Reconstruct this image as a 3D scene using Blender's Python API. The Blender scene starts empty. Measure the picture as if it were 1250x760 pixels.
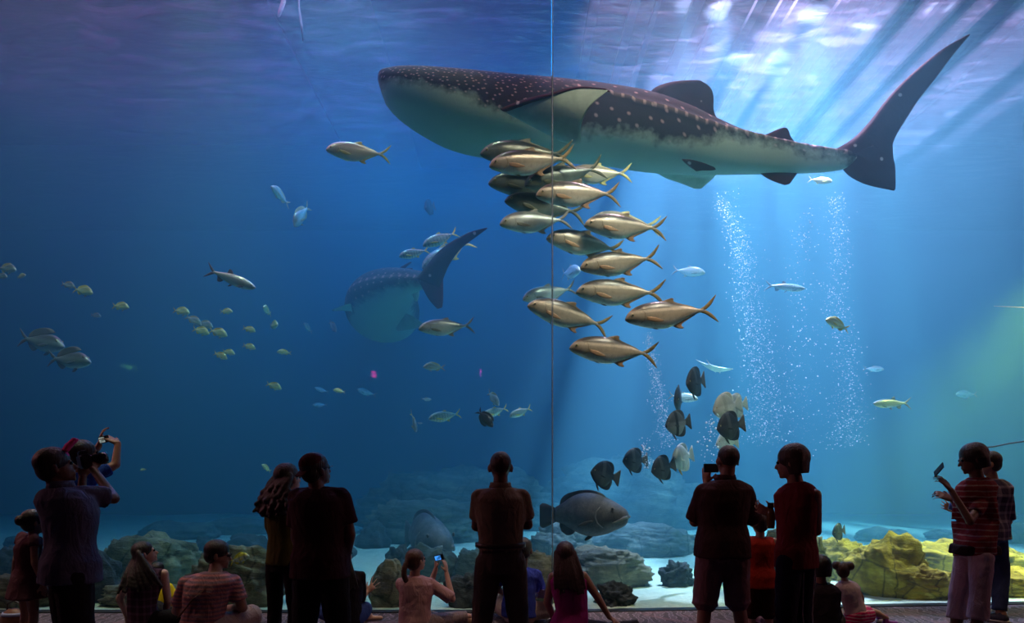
import bpy, bmesh, math, random
from math import sin, cos, pi, radians, sqrt
from mathutils import Vector, Matrix, noise
random.seed(7)
sc = bpy.context.scene
COL = sc.collection
F = 900.0; CX = 625.0; HZ = 570.0; CAMH = 1.65

def at(px, py, d):
    """a point of the place that stands d metres in front of the viewer"""
    return Vector(((px - CX) / F * d, d, CAMH + (HZ - py) / F * d))

def glass_y(x):
    return 8.36 if x < 0.46 else 8.36 + (x - 0.46) * 0.092

# ------------------------------------------------------------------ objects
def link(o, parent=None):
    COL.objects.link(o)
    if parent is not None:
        o.parent = parent
    return o

def tag(o, label=None, cat=None, group=None, kind=None):
    if label: o['label'] = label
    if cat: o['category'] = cat
    if group: o['group'] = group
    if kind: o['kind'] = kind
    return o

def empty(name, loc, rot=(0, 0, 0)):
    o = bpy.data.objects.new(name, None)
    o.empty_display_size = 0.1
    o.location = loc; o.rotation_euler = rot
    return link(o)

def mesh_obj(name, verts, faces, mat, parent=None, smooth=True, mats=None, fmat=None):
    me = bpy.data.meshes.new(name)
    me.from_pydata([tuple(v) for v in verts], [], faces)
    me.update()
    for m in (mats or [mat]):
        me.materials.append(m)
    if fmat:
        me.polygons.foreach_set('material_index', fmat)
    if smooth:
        me.polygons.foreach_set('use_smooth', [True] * len(me.polygons))
    o = bpy.data.objects.new(name, me)
    return link(o, parent)

def vcol(o, name, cols):
    a = o.data.color_attributes.new(name, 'FLOAT_COLOR', 'POINT')
    flat = []
    for c in cols:
        flat.extend((c[0], c[1], c[2], 1.0))
    a.data.foreach_set('color', flat)

def copy_tree(o, parent=None):
    c = o.copy(); COL.objects.link(c); c.parent = parent
    for ch in list(o.children):
        copy_tree(ch, c)
    return c

def box(x0, x1, y0, y1, z0, z1):
    v = [(x0, y0, z0), (x1, y0, z0), (x1, y1, z0), (x0, y1, z0), (x0, y0, z1), (x1, y0, z1), (x1, y1, z1), (x0, y1, z1)]
    f = [(0, 3, 2, 1), (4, 5, 6, 7), (0, 1, 5, 4), (1, 2, 6, 5), (2, 3, 7, 6), (3, 0, 4, 7)]
    return v, f

def lerp(a, b, t): return a + (b - a) * t
def interp(pts, x):
    if x <= pts[0][0]: return pts[0][1]
    for (a, u), (b, w) in zip(pts, pts[1:]):
        if x <= b:
            t = (x - a) / (b - a) if b > a else 0
            return u + (w - u) * t
    return pts[-1][1]
def cinterp(pts, x):
    """smooth (catmull) interpolation of a table"""
    n = len(pts)
    if x <= pts[0][0]: return pts[0][1]
    if x >= pts[-1][0]: return pts[-1][1]
    for i in range(n - 1):
        if x <= pts[i + 1][0]:
            x0, y0 = pts[i]; x1, y1 = pts[i + 1]
            m0 = ((y1 - pts[i - 1][1]) / (x1 - pts[i - 1][0])) if i > 0 else (y1 - y0) / (x1 - x0)
            m1 = ((pts[i + 2][1] - y0) / (pts[i + 2][0] - x0)) if i < n - 2 else (y1 - y0) / (x1 - x0)
            h = x1 - x0; t = (x - x0) / h
            return (2*t**3 - 3*t*t + 1) * y0 + (t**3 - 2*t*t + t) * h * m0 + (-2*t**3 + 3*t*t) * y1 + (t**3 - t*t) * h * m1
    return pts[-1][1]

# ------------------------------------------------------------------ materials
class NT:
    def __init__(s, name):
        s.m = bpy.data.materials.new(name); s.m.use_nodes = True
        s.t = s.m.node_tree; s.n = s.t.nodes; s.l = s.t.links
        s.n.clear()
        s.out = s.n.new('ShaderNodeOutputMaterial')
    def add(s, typ, **kw):
        n = s.n.new('ShaderNode' + typ)
        for k, v in kw.items():
            if k.startswith('_'):
                setattr(n, k[1:], v)
            else:
                key = k.replace('__', ' ')
                inp = n.inputs[int(key[1:])] if (key[0] == 'i' and key[1:].isdigit()) else n.inputs[key]
                s.put(inp, v)
        return n
    def put(s, inp, v):
        if isinstance(v, bpy.types.NodeSocket): s.l.new(v, inp)
        elif isinstance(v, bpy.types.Node): s.l.new(v.outputs[0], inp)
        elif isinstance(v, (tuple, list)) and len(v) == 3 and inp.type == 'RGBA': inp.default_value = (*v, 1)
        else: inp.default_value = v
    def ramp(s, fac, stops, interp='LINEAR'):
        r = s.n.new('ShaderNodeValToRGB'); r.color_ramp.interpolation = interp
        e = r.color_ramp.elements
        while len(e) < len(stops): e.new(0.5)
        for el, (p, c) in zip(e, stops):
            el.position = p
            el.color = (*c, 1) if isinstance(c, (tuple, list)) else (c, c, c, 1)
        s.put(r.inputs[0], fac)
        return r.outputs[0]
    def mix(s, fac, a, b, blend='MIX'):
        m = s.n.new('ShaderNodeMix'); m.data_type = 'RGBA'; m.blend_type = blend
        s.put(m.inputs[0], fac); s.put(m.inputs[6], a); s.put(m.inputs[7], b)
        return m.outputs[2]
    def math(s, op, a, b=0.0, c=None):
        m = s.n.new('ShaderNodeMath'); m.operation = op
        s.put(m.inputs[0], a); s.put(m.inputs[1], b)
        if c is not None: s.put(m.inputs[2], c)
        return m.outputs[0]
    def coord(s, which='Object', scale=None):
        tc = s.n.new('ShaderNodeTexCoord').outputs[which]
        if scale is None: return tc
        mp = s.n.new('ShaderNodeMapping'); s.l.new(tc, mp.inputs[0])
        mp.inputs['Scale'].default_value = scale
        return mp.outputs[0]
    def noise(s, vec, scale, detail=4, rough=0.5, dist=0.0):
        n = s.add('TexNoise', Scale=scale, Detail=detail, Roughness=rough, Distortion=dist)
        s.put(n.inputs['Vector'], vec)
        return n.outputs[0]
    def bump(s, h, strength=0.3, dist=0.02):
        b = s.n.new('ShaderNodeBump'); b.inputs['Strength'].default_value = strength
        b.inputs['Distance'].default_value = dist
        s.put(b.inputs['Height'], h)
        return b.outputs[0]
    def princ(s, color, rough=0.6, normal=None, **kw):
        p = s.add('BsdfPrincipled', Roughness=rough)
        s.put(p.inputs['Base Color'], color)
        if normal is not None: s.put(p.inputs['Normal'], normal)
        for k, v in kw.items():
            s.put(p.inputs[k.replace('__', ' ')], v)
        s.l.new(p.outputs[0], s.out.inputs[0])
        return s.m
    def surf(s, sh):
        s.put(s.out.inputs[0], sh); return s.m

_cache = {}
def plain(name, c, rough=0.6, nz=0.0, scale=30, metal=0.0, spec=0.5, var=0.25):
    """a simple procedural material: colour with a soft mottling and a fine bump"""
    if name in _cache: return _cache[name]
    t = NT(name); co = t.coord()
    n = t.noise(co, scale, 3)
    col = t.mix(n, tuple(x * (1 - var) for x in c), tuple(min(1, x * (1 + var)) for x in c))
    nor = t.bump(n, nz, 0.01) if nz else None
    m = t.princ(col, rough, nor, Metallic=metal, **{'Specular__IOR__Level': spec})
    _cache[name] = m
    return m
# ------------------------------------------------------------------ view
sc.view_settings.view_transform = 'Standard'
sc.view_settings.look = 'None'
sc.view_settings.gamma = 1.0
sc.view_settings.exposure = 0.0
try: sc.view_settings.use_curve_mapping = False
except Exception: pass
cam = bpy.data.cameras.new('camera'); co = bpy.data.objects.new('camera', cam); link(co)
co.location = (0, 0, CAMH); co.rotation_euler = (pi / 2, 0, 0)
cam.sensor_width = 36.0; cam.lens = F / 1250 * 36.0
cam.shift_y = (HZ - 380) / 1250.0
cam.clip_end = 200
sc.camera = co
sc.cycles.max_bounces = 6
sc.cycles.diffuse_bounces = 2
sc.cycles.glossy_bounces = 2
sc.cycles.transmission_bounces = 4
sc.cycles.volume_bounces = 0
sc.cycles.transparent_max_bounces = 24
sc.cycles.use_denoising = True
sc.cycles.caustics_reflective = False
sc.cycles.caustics_refractive = False

w = bpy.data.worlds.new('world'); sc.world = w; w.use_nodes = True
w.node_tree.nodes['Background'].inputs[0].default_value = (0.30, 0.16, 0.26, 1)
w.node_tree.nodes['Background'].inputs[1].default_value = 0.002

SURF = 8.8; BACK = 26.0; XL = -24.0; XR = 24.0

# ------------------------------------------------------------------ water
def foot(off):
    return [(XL, glass_y(XL) + off), (0.46, glass_y(0.46) + off), (XR, glass_y(XR) + off), (XR, BACK), (XL, BACK)]
ft = foot(0.13)
zb, zt = -0.35, SURF
vs = [(x, y, zb) for x, y in ft] + [(x, y, zt) for x, y in ft]
fs = [(4, 3, 2, 1, 0), (5, 6, 7, 8, 9)] + [(i, (i + 1) % 5, (i + 1) % 5 + 5, i + 5) for i in range(5)]
t = NT('aquarium_water')
ab = t.add('VolumeAbsorption', Color=(0.0, 0.80, 0.88), Density=0.14)
sca = t.add('VolumeScatter', Color=(0.26, 0.76, 1.0), Density=0.052, Anisotropy=0.1)
addv = t.n.new('ShaderNodeAddShader'); t.l.new(ab.outputs[0], addv.inputs[0]); t.l.new(sca.outputs[0], addv.inputs[1])
t.l.new(addv.outputs[0], t.out.inputs['Volume'])
water = mesh_obj('water', vs, fs, t.m, smooth=False)
tag(water, kind='structure')

# the rippled surface seen from below
t = NT('water_surface')
co_ = t.coord('Object', (0.55, 1.6, 1))
n1 = t.noise(co_, 2.2, 3, 0.5, 0.8)
n2 = t.noise(t.coord('Object', (0.22, 0.5, 1)), 1.0, 2)
rip = t.ramp(n1, [(0.50, 0.0), (0.66, 1.0)])
nor = t.bump(n1, 1.0, 0.35)
tr = t.add('BsdfTransparent', Color=(0.9, 0.96, 1.0))
tl = t.add('BsdfTranslucent', Color=(0.19, 0.20, 0.28)); t.put(tl.inputs['Normal'], nor)
gl = t.add('BsdfGlossy', Color=(0.7, 0.8, 0.9), Roughness=0.25); t.put(gl.inputs['Normal'], nor)
m1 = t.n.new('ShaderNodeMixShader'); t.put(m1.inputs[0], t.math('MULTIPLY_ADD', rip, 0.10, 0.085)); t.put(m1.inputs[1], tr); t.put(m1.inputs[2], tl)
m2 = t.n.new('ShaderNodeMixShader'); t.put(m2.inputs[0], 0.15); t.put(m2.inputs[1], m1); t.put(m2.inputs[2], gl)
t.surf(m2.outputs[0])
ft2 = foot(0.14)
ws = mesh_obj('water_surface', [(x, y, SURF + 0.02) for x, y in ft2], [(0, 1, 2, 3, 4)], t.m, smooth=False)
tag(ws, kind='structure')

# tank shell: back and side walls, bed
wm = plain('tank_wall_paint', (0.01, 0.06, 0.14), 0.9, 0.3, 0.8)
v, f = box(XL - .3, XR + .3, BACK + 0.02, BACK + 0.4, -0.5, 10); tag(mesh_obj('wall_back', v, f, wm, smooth=False), kind='structure')
v, f = box(XL - .4, XL - 0.02, 5, BACK, -0.5, 10); tag(mesh_obj('wall_left', v, f, wm, smooth=False), kind='structure')
v, f = box(XR + .02, XR + .4, 9, BACK, -0.5, 10); tag(mesh_obj('wall_right', v, f, wm, smooth=False), kind='structure')

# sand bed
t = NT('pale_sand')
c0 = t.coord()
n = t.noise(c0, 0.5, 6, 0.6); n3 = t.noise(c0, 14, 4, 0.7)
colr = t.ramp(n, [(0.3, (0.38, 0.44, 0.32)), (0.7, (0.60, 0.68, 0.50))])
colr = t.mix(0.25, colr, t.ramp(n3, [(0.35, (0.3, 0.3, 0.25)), (0.6, (0.75, 0.75, 0.66))]))
sandm = t.princ(colr, 0.9, t.bump(n3, 0.4, 0.03))
NX, NY = 90, 50
vs = []; fs = []
for j in range(NY + 1):
    for i in range(NX + 1):
        x = lerp(XL, XR, i / NX); y0 = glass_y(x) + 0.135; y = lerp(y0, BACK, (j / NY) ** 1.5)
        z = 0.10 * noise.noise(Vector((x * .35, y * .35, 1))) * min(1, (y - y0) / 2) + 0.035 * noise.noise(Vector((x * 1.4, y * 2.2, 4))) * min(1, (y - y0))
        vs.append((x, y, z - 0.01))
for j in range(NY):
    for i in range(NX):
        a = j * (NX + 1) + i; fs.append((a, a + 1, a + NX + 2, a + NX + 1))
sand = mesh_obj('sand_bed', vs, fs, sandm); tag(sand, 'pale rippled sand floor of the aquarium behind the glass', kind='structure')

# ------------------------------------------------------------------ viewing room
t = NT('patterned_carpet')
c0 = t.coord()
d1 = t.noise(c0, 1.6, 3, 0.5, 2.0)
mp = t.add('TexWave', Scale=2.6, Distortion=9.0, Detail=3.0, **{'Detail__Scale': 1.4}); t.put(mp.inputs['Vector'], c0)
a_ = t.ramp(mp.outputs[0], [(0.40, 0.0), (0.55, 1.0), (0.75, 0.2)])
fib = t.noise(c0, 220, 2)
colr = t.mix(a_, (0.055, 0.045, 0.06), (0.30, 0.25, 0.33))
colr = t.mix(t.ramp(d1, [(0.52, 0.0), (0.6, 0.5)]), colr, (0.22, 0.13, 0.16))
colr = t.mix(0.35, colr, t.mix(fib, (0.02, 0.02, 0.02), (0.5, 0.45, 0.5)), 'OVERLAY')
carp = t.princ(colr, 0.95, t.bump(fib, 0.5, 0.01))
vs = [(-14, -3, 0), (14, -3, 0), (14, glass_y(14), 0), (0.46, glass_y(0.46), 0), (-14, glass_y(-14), 0)]
vs2 = vs + [(x, y, -0.2) for x, y, z in vs]
fs = [(0, 1, 2, 3, 4), (9, 8, 7, 6, 5)] + [(i, i + 5, (i + 1) % 5 + 5, (i + 1) % 5) for i in range(5)]
fl = mesh_obj('floor', vs2, fs, carp, smooth=False); tag(fl, kind='structure')

# acrylic window: two panels, a dark joint and a bottom rail
t = NT('clear_acrylic')
fr = t.add('Fresnel', IOR=1.33)
tr = t.add('BsdfTransparent', Color=(0.97, 0.985, 0.99)); gl = t.add('BsdfGlossy', Roughness=0.02)
mx = t.n.new('ShaderNodeMixShader'); t.put(mx.inputs[0], t.math('MULTIPLY', fr, 0.6)); t.put(mx.inputs[1], tr); t.put(mx.inputs[2], gl)
acr = t.surf(mx.outputs[0])
win = empty('window_1', (0.46, 8.4, 0)); tag(win, kind='structure')
def slab(name, x0, x1, z0, z1, off0, off1, mat):
    vs = []
    for z in (z0, z1):
        for x, o in ((x0, off0), (x1, off0), (x1, off1), (x0, off1)):
            vs.append((x - 0.46, glass_y(x) + o - 8.4, z))
    fs = [(0, 3, 2, 1), (4, 5, 6, 7), (0, 1, 5, 4), (1, 2, 6, 5), (2, 3, 7, 6), (3, 0, 4, 7)]
    return mesh_obj(name, vs, fs, mat, win, smooth=False)
slab('pane', -14, 0.452, 0.0, 10.2, 0.005, 0.12, acr)
slab('pane', 0.468, 14, 0.0, 10.2, 0.005, 0.12, acr)
t = NT('joint_sealant'); mx = t.n.new('ShaderNodeMixShader'); t.put(mx.inputs[0], .45)
t.put(mx.inputs[1], t.add('BsdfTransparent', Color=(.75, .8, .85))); t.put(mx.inputs[2], t.add('BsdfDiffuse', Color=(.12, .16, .2))); jm = t.surf(mx.outputs[0])
slab('joint', 0.4535, 0.4665, 0.0, 10.2, 0.005, 0.12, jm)
rail = plain('bottom_rail_metal', (0.015, 0.015, 0.02), 0.5)
slab('sill', -14, 0.46, -0.15, 0.012, -0.02, 0.128, rail)
slab('sill', 0.46, 14, -0.15, 0.012, -0.02, 0.128, rail)

# ------------------------------------------------------------------ lights
def spot(name, loc, target, energy, color, angle, blend=0.3, size=0.1):
    l = bpy.data.lights.new(name, 'SPOT'); l.energy = energy; l.color = color
    l.spot_size = radians(angle); l.spot_blend = blend; l.shadow_soft_size = size
    o = bpy.data.objects.new(name, l); link(o); o.location = loc
    o.rotation_euler = (Vector(target) - Vector(loc)).to_track_quat('-Z', 'Y').to_euler()
    return o
def area(name, loc, target, energy, color, sx, sy, spread=180):
    l = bpy.data.lights.new(name, 'AREA'); l.energy = energy; l.color = color
    l.shape = 'RECTANGLE'; l.size = sx; l.size_y = sy; l.spread = radians(spread)
    o = bpy.data.objects.new(name, l); link(o); o.location = loc
    o.rotation_euler = (Vector(target) - Vector(loc)).to_track_quat('-Z', 'Y').to_euler()
    return o
# blue work light over the whole tank
area('tank_ceiling_lamp', (-9, 17, 11.8), (-9, 17, 0), 300, (0.0, 0.44, 1.0), 14, 8)
area('tank_ceiling_lamp', (0, 16, 10.3), (0, 16, 0), 1500, (0.0, 0.34, 1.0), 9, 9)
area('tank_ceiling_lamp', (10, 14.5, 10.3), (10, 14.5, 0), 480, (0.80, 0.56, 1.0), 8, 9)
area('tank_ceiling_lamp', (-5, 12.5, 10.6), (-5, 12.5, 0), 800, (1.0, 0.16, 0.50), 10, 6)
# unseen fill lamps added above the glass to brighten what is close behind it
area('front_fill', (2.2, 5.5, 10.6), (1.8, 10.0, 4.6), 150, (1.0, 0.66, 0.46), 4, 1, 70)
area('front_fill', (-6, 7.2, 12.5), (-7, 10.5, 2), 210, (1.0, 0.85, 0.6), 4, 1, 70)
spot('front_fill', (3.5, 5.6, 10.6), (1.5, 9.5, 3.2), 4600, (1.0, 0.82, 0.66), 34, 0.5, 0.3)
spot('flood_spot', (4.6, 13, 11.7), (5.0, 12.6, 0), 7000, (0.85, 0.62, 1.0), 52, 0.9, 0.3)  # added to brighten the haze under the shark
spot('flood_spot', (-2.7, 11.6, 11.4), (-2.7, 11.9, 0), 1500, (.45, .85, 1.0), 62, 0.9, 0.2)  # added to pick out the surface ripples at upper left
spot('flood_spot', (-4.2, 10.3, 11.4), (-3.8, 9.3, 0), 2000, (1.0, 0.85, 0.45), 24, 0.9, 0.2)  # added to brighten the rocks on the left
spot('flood_spot', (-1.2, 10.3, 11.4), (-0.8, 9.6, 0), 1200, (0.9, 0.9, 0.55), 26, 0.9, 0.2)  # second added spot, over the rocks left of centre
# strong flood cut into shafts by unseen slats added above the water
spot('flood_spot', (4.6, 15, 17), (7.3, 14.5, 0), 85000, (1.0, 0.54, 0.80), 58, 0.5, 0.14)
spot('flood_spot', (3.3, 11.9, 11.8), (3.9, 12.6, 0), 5500, (1.0, 0.40, 0.46), 82, 0.12, 0.12)
spot('flood_spot', (8.4, 10.2, 5.2), (5.9, 9.9, 0), 4000, (1.0, 0.72, 0.10), 62, 0.8, 0.2)
rb = random.Random(5)
for i in range(6):  # narrow spots added to draw the slanting light shafts
    x0 = 4.3 + i * .55 + rb.uniform(-.15, .15); y0 = 10.9 + rb.uniform(-.5, 1.2)
    spot('shaft_spot', (x0 - .2, y0, 16), (x0 + 1.2 + i * .8, y0, 0), rb.uniform(80000, 170000), (0.95, 0.78, 1.0), rb.uniform(3, 4.6), 0.9, 0.06)
for i in range(4):  # more added spots, for the steeper shafts
    x0 = 2.5 + i * .55 + rb.uniform(-.15, .15); y0 = 11.5 + rb.uniform(-.3, 1.5)
    spot('shaft_spot', (x0, y0, 16), (x0 + .5 + i * .25, y0, 0), rb.uniform(80000, 150000), (0.95, 0.78, 1.0), rb.uniform(3, 5), 0.9, 0.06)
rb = random.Random(11)
vs = []; fs = []
x = 1.76
v, f = box(-3.2, 1.75, 8.9, 26, 12.2, 12.3); fs += [tuple(a + len(vs) for a in q) for q in f]; vs += v
while x < 12.0:  # unseen slats, added to split the flood into shafts and streaks
    wd = rb.choice((0.12, 0.2, 0.26)); gap = rb.choice((0.22, 0.35, 0.5, 0.7))
    v, f = box(x, x + wd, 8.9, 26, 12.0, 12.12); fs += [tuple(a + len(vs) for a in q) for q in f]; vs += v
    x += wd + gap
for (xa, xb) in ((-24, -6), (12, 24)):
    v, f = box(xa, xb, 9, 26, 13.0, 13.1); fs += [tuple(a + len(vs) for a in q) for q in f]; vs += v
tag(mesh_obj('gobo_slats', vs, fs, plain('gobo_paint', (0.05, 0.06, 0.09), 0.7), smooth=False), kind='structure')
# room: faint warm light from behind the visitors
area('foyer_lamp', (-14, 7.2, 6), (0, 5.6, 1), 17, (1.0, 0.38, 0.42), 1.5, 1.5, 60)
area('foyer_lamp', (14, 6.4, 6), (0, 5.4, 1), 12, (1.0, 0.42, 0.42), 1.5, 1.5, 60)
area('foyer_lamp', (-3, -3, 16), (0, 7, 0.2), 3.0, (1.0, 0.55, 0.65), 2, 1.5, 60)

# lit signs behind the visitors, seen as small reflections in the acrylic
def glow(name, c, e):
    t = NT(name); em = t.add('Emission', Strength=e); t.put(em.inputs[0], c); return t.surf(em)
sg = empty('exit_sign', (-9.8, -2.0, 4.2)); tag(sg, 'small green EXIT sign, seen only as a green reflection in the glass', 'sign')
v, f = box(-.17, .17, -.03, 0, -.10, .10); mesh_obj('sign_plate', v, f, plain('sign_black', (.01, .012, .01), .5), sg, smooth=False)
cu = bpy.data.curves.new('letters', 'FONT'); cu.body = 'EXIT'; cu.size = .15; cu.align_x = 'CENTER'; cu.align_y = 'CENTER'; cu.extrude = .002
to = bpy.data.objects.new('letters', cu); link(to); to.rotation_euler = (pi/2, 0, pi)
dg = bpy.context.evaluated_depsgraph_get(); me = bpy.data.meshes.new_from_object(to.evaluated_get(dg)); bpy.data.objects.remove(to)
lt = bpy.data.objects.new('lettering', me); me.materials.clear(); me.materials.append(glow('green_glow', (.25, 1, .2), 9)); link(lt, sg); lt.rotation_euler = (pi/2, 0, pi); lt.location = (0, .006, 0)
for (x, z, w_, h_, lb) in ((-3.53, 4.03, .10, .17, 'small magenta indicator light reflected in the glass, wider left one'), (-.80, 4.08, .035, .19, 'thin magenta indicator light reflected in the glass, right one')):
    il = empty('indicator_light', (x, -2.0, z)); tag(il, lb, 'light')
    v, f = box(-w_/2 - .02, w_/2 + .02, -.05, -.01, -h_/2 - .02, h_/2 + .02); mesh_obj('housing', v, f, plain('lamp_housing', (.02, .02, .02), .5), il, smooth=False)
    v, f = box(-w_/2, w_/2, -.01, .01, -h_/2, h_/2); mesh_obj('diffuser', v, f, glow('magenta_glow', (1, .02, .45), 16), il, smooth=False)
# ------------------------------------------------------------------ rocks
def rock_mat(name, c1, c2, c3, bumpy=.6):
    t = NT(name); co = t.coord()
    n = t.noise(co, 1.6, 7, .65, .6); n2 = t.noise(t.coord('Object', (3, 3, 9)), 1.6, 6, .7)
    col = t.ramp(n, [(.32, c1), (.5, c2), (.68, c3)])
    col = t.mix(t.ramp(n2, [(.42, 0.0), (.62, .55)]), col, c1)
    v = t.add('TexVoronoi', Scale=2.2, _feature='DISTANCE_TO_EDGE'); t.put(v.inputs['Vector'], t.mix(.12, co, t.add('TexNoise', Scale=2.0).outputs[1]))
    col = t.mix(t.ramp(v.outputs[0], [(.0, .7), (.035, 0.0)]), col, tuple(x * .3 for x in c1))
    h = t.math('ADD', n2, t.math('MULTIPLY', t.noise(co, 11, 5, .75), .5))
    return t.princ(col, .92, t.bump(h, bumpy, .08))
RY = rock_mat('yellow_algae_rock', (.20, .12, .008), (.55, .38, .025), (.85, .66, .14))
RB = rock_mat('brown_reef_rock', (.07, .065, .05), (.20, .17, .10), (.42, .38, .24))
RG = rock_mat('grey_reef_rock', (.05, .06, .06), (.12, .13, .11), (.25, .25, .19))
RD = rock_mat('dark_coral_rock', (.025, .028, .03), (.05, .055, .055), (.10, .10, .09))
def rock(px0, px1, topy, basey, mat, label, depth=.7, seed=0, sub=5, amp=.28, strata=.0, name='rock', group=None, tilt=0.0, box_=.0, lump=1.6):
    """a boulder resting on the sand; its base stands where the sand meets basey"""
    d = 1485.0 / (basey - HZ)
    w = (px1 - px0) / F * d; h = max(.06, CAMH + (HZ - topy) / F * (d + w * depth * .3))
    dd = d + w * depth * .56
    c = at((px0 + px1) / 2, HZ, dd); c.z = 0
    bm = bmesh.new(); bmesh.ops.create_icosphere(bm, subdivisions=sub, radius=1.0)
    off = Vector((seed * 7.3, seed * 3.1, seed * 1.7))
    for v in bm.verts:
        p = v.co.copy()
        if box_:
            p = p.lerp(Vector([math.copysign(abs(q) ** .5, q) for q in p]), box_)
        a = noise.fractal(p * lump + off, 1.15, 2.1, 5) * amp
        rid = (1 - abs(noise.noise(p * 2.4 + off * 2))) ** 3 * amp * .25
        p = p * (1 + a - rid)
        if strata:
            q = p.z * 5 + noise.noise(p * 1.3 + off) * 1.2 + p.x * 1.2
            s_ = (q - math.floor(q)); p = Vector((p.x, p.y, p.z)) * (1 + strata * (s_ ** 3 - .3))
        x = p.x * w / 2; y = p.y * w * depth / 2
        z = (p.z + .35) / 1.35 * h + tilt * p.x * h
        v.co = (x, y, max(z, -.18))
    me = bpy.data.meshes.new(name); bm.to_mesh(me); bm.free()
    me.polygons.foreach_set('use_smooth', [True] * len(me.polygons)); me.materials.append(mat)
    o = link(bpy.data.objects.new(name, me)); o.location = c
    tag(o, label, 'rock', group)
    return o
# yellow algae reef on the right
rock(1028, 1150, 656, 731, RY, 'yellow peaked boulder behind the toddler with two hair buns', .7, 1, amp=.30, strata=.07, tilt=-.15)
rock(1062, 1262, 664, 712, RY, 'long sloping yellow rock ridge behind the other yellow rocks', .5, 2, amp=.24, strata=.14, tilt=-.05, box_=.4)
rock(1090, 1178, 694, 732, RY, 'low jagged yellow slab against the glass by the toddler', .4, 3, amp=.26, strata=.12)
rock(1165, 1300, 694, 730, RY, 'low olive yellow slab at the right end of the window', .5, 4, amp=.24, strata=.1)
rock(990, 1058, 657, 712, RY, 'olive yellow rounded rock left of the peaked boulder', .8, 5, amp=.25, strata=.1)
rock(922, 1012, 640, 728, RB, 'mossy brown rock face seen between the boy in red and the woman', .6, 6, amp=.25, strata=.1)
rock(1040, 1112, 644, 660, RG, 'hazy low rock far behind the yellow ridge', .5, 7, 4)
rock(1128, 1178, 646, 657, RG, 'hazy dark rock far behind, left of the woman with the phone', .5, 8, 4)
# centre
rock(722, 850, 638, 680, RG, 'wide dark rock mound behind the giant grouper', .6, 9, amp=.22, strata=.08)
rock(640, 722, 640, 690, RG, 'layered grey rock under the tail of the giant grouper', .7, 10, strata=.14)
rock(664, 792, 670, 716, RB, 'flat brown boulder right of the seated woman in magenta', .55, 11, amp=.18, strata=.10, box_=.3)
rock(728, 774, 712, 740, RD, 'knobbly dark coral rock on sand close to the glass', .7, 12, amp=.5, lump=2.6)
rock(806, 848, 686, 714, RD, 'knobbly dark coral rock on open sand left of the man in shorts', .7, 13, amp=.5, lump=2.6)
rock(812, 872, 627, 643, RG, 'far dark rock at the edge of the bright sand', .5, 14, 4)
rock(836, 880, 650, 676, RD, 'dark boulder partly hidden behind the man in shorts', .6, 41, 4)
rock(612, 702, 676, 736, RB, 'brown rock behind the seated man in blue', .6, 15, strata=.12)
rock(545, 600, 700, 742, RD, 'dark boulder at the glass between the girl with a camera and the man in khaki', .6, 16, amp=.35)
rock(552, 602, 668, 712, RG, 'grey blocky rock left of the man in khaki', .6, 17, strata=.15)
rock(450, 500, 682, 741, RB, 'rounded brown boulder behind the waving hand', .7, 18, amp=.18)
rock(468, 506, 668, 702, RD, 'dark coral rock behind the rounded brown boulder', .7, 19, amp=.4, lump=2.2)
rock(494, 560, 664, 712, RG, 'bluish rock behind the girl with a camera', .6, 20)
rock(436, 476, 640, 668, RD, 'small dark rock on pale sand right of the man in dark clothes', .6, 21, 4, amp=.4)
rock(440, 600, 606, 664, RG, 'broad hazy rock bank left of the man in khaki', .5, 22, amp=.25, strata=.12)
rock(424, 700, 574, 652, RG, 'large hazy rock slope far behind the man in khaki', .35, 23, amp=.22, strata=.14)
rock(640, 880, 560, 646, RG, 'large hazy rock slope far behind the batfish', .35, 24, amp=.25, strata=.12)
# left
rock(112, 250, 652, 722, RB, 'big brown rock mound behind the seated long haired woman', .6, 25, amp=.24, strata=.08)
rock(58, 150, 672, 738, RD, 'dark blue rock behind the man with raised elbow', .6, 26, amp=.25)
rock(222, 352, 664, 742, RB, 'craggy brown rock with pale ledges by the seated man with glasses', .5, 27, amp=.22, strata=.10)
rock(120, 236, 710, 742, RB, 'low mossy ledge at the glass behind the long haired woman', .4, 28, amp=.22, strata=.1)
rock(-30, 70, 700, 742, RB, 'low olive rock at the left end of the window', .4, 29, amp=.22, strata=.1)
rock(-20, 44, 664, 712, RD, 'dark rock at the left edge of the picture', .6, 30)
rock(170, 268, 636, 658, RG, 'hazy long rock far behind the seated pair', .5, 31, 4)
rock(244, 336, 632, 652, RG, 'hazy low rock far behind the man with glasses', .5, 32, 4)
rock(236, 262, 654, 676, RD, 'small dark round rock on sand, left one above the man with glasses', .8, 33, 4)
rock(274, 330, 654, 680, RD, 'dark flat rock on sand right above the man with glasses', .6, 34, 4, amp=.4)
rock(6, 34, 654, 668, RD, 'small dark rock on pale sand at the far left', .7, 35, 4)
rock(340, 430, 650, 690, RG, 'hazy rock seen between the curly haired woman and the man in dark clothes', .6, 36, 4)
rock(1180, 1290, 640, 662, RG, 'hazy low rock far back at the right edge', .5, 37, 4)
rock(880, 960, 655, 690, RG, 'grey rock behind the man in shorts', .6, 38, 4)
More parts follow.
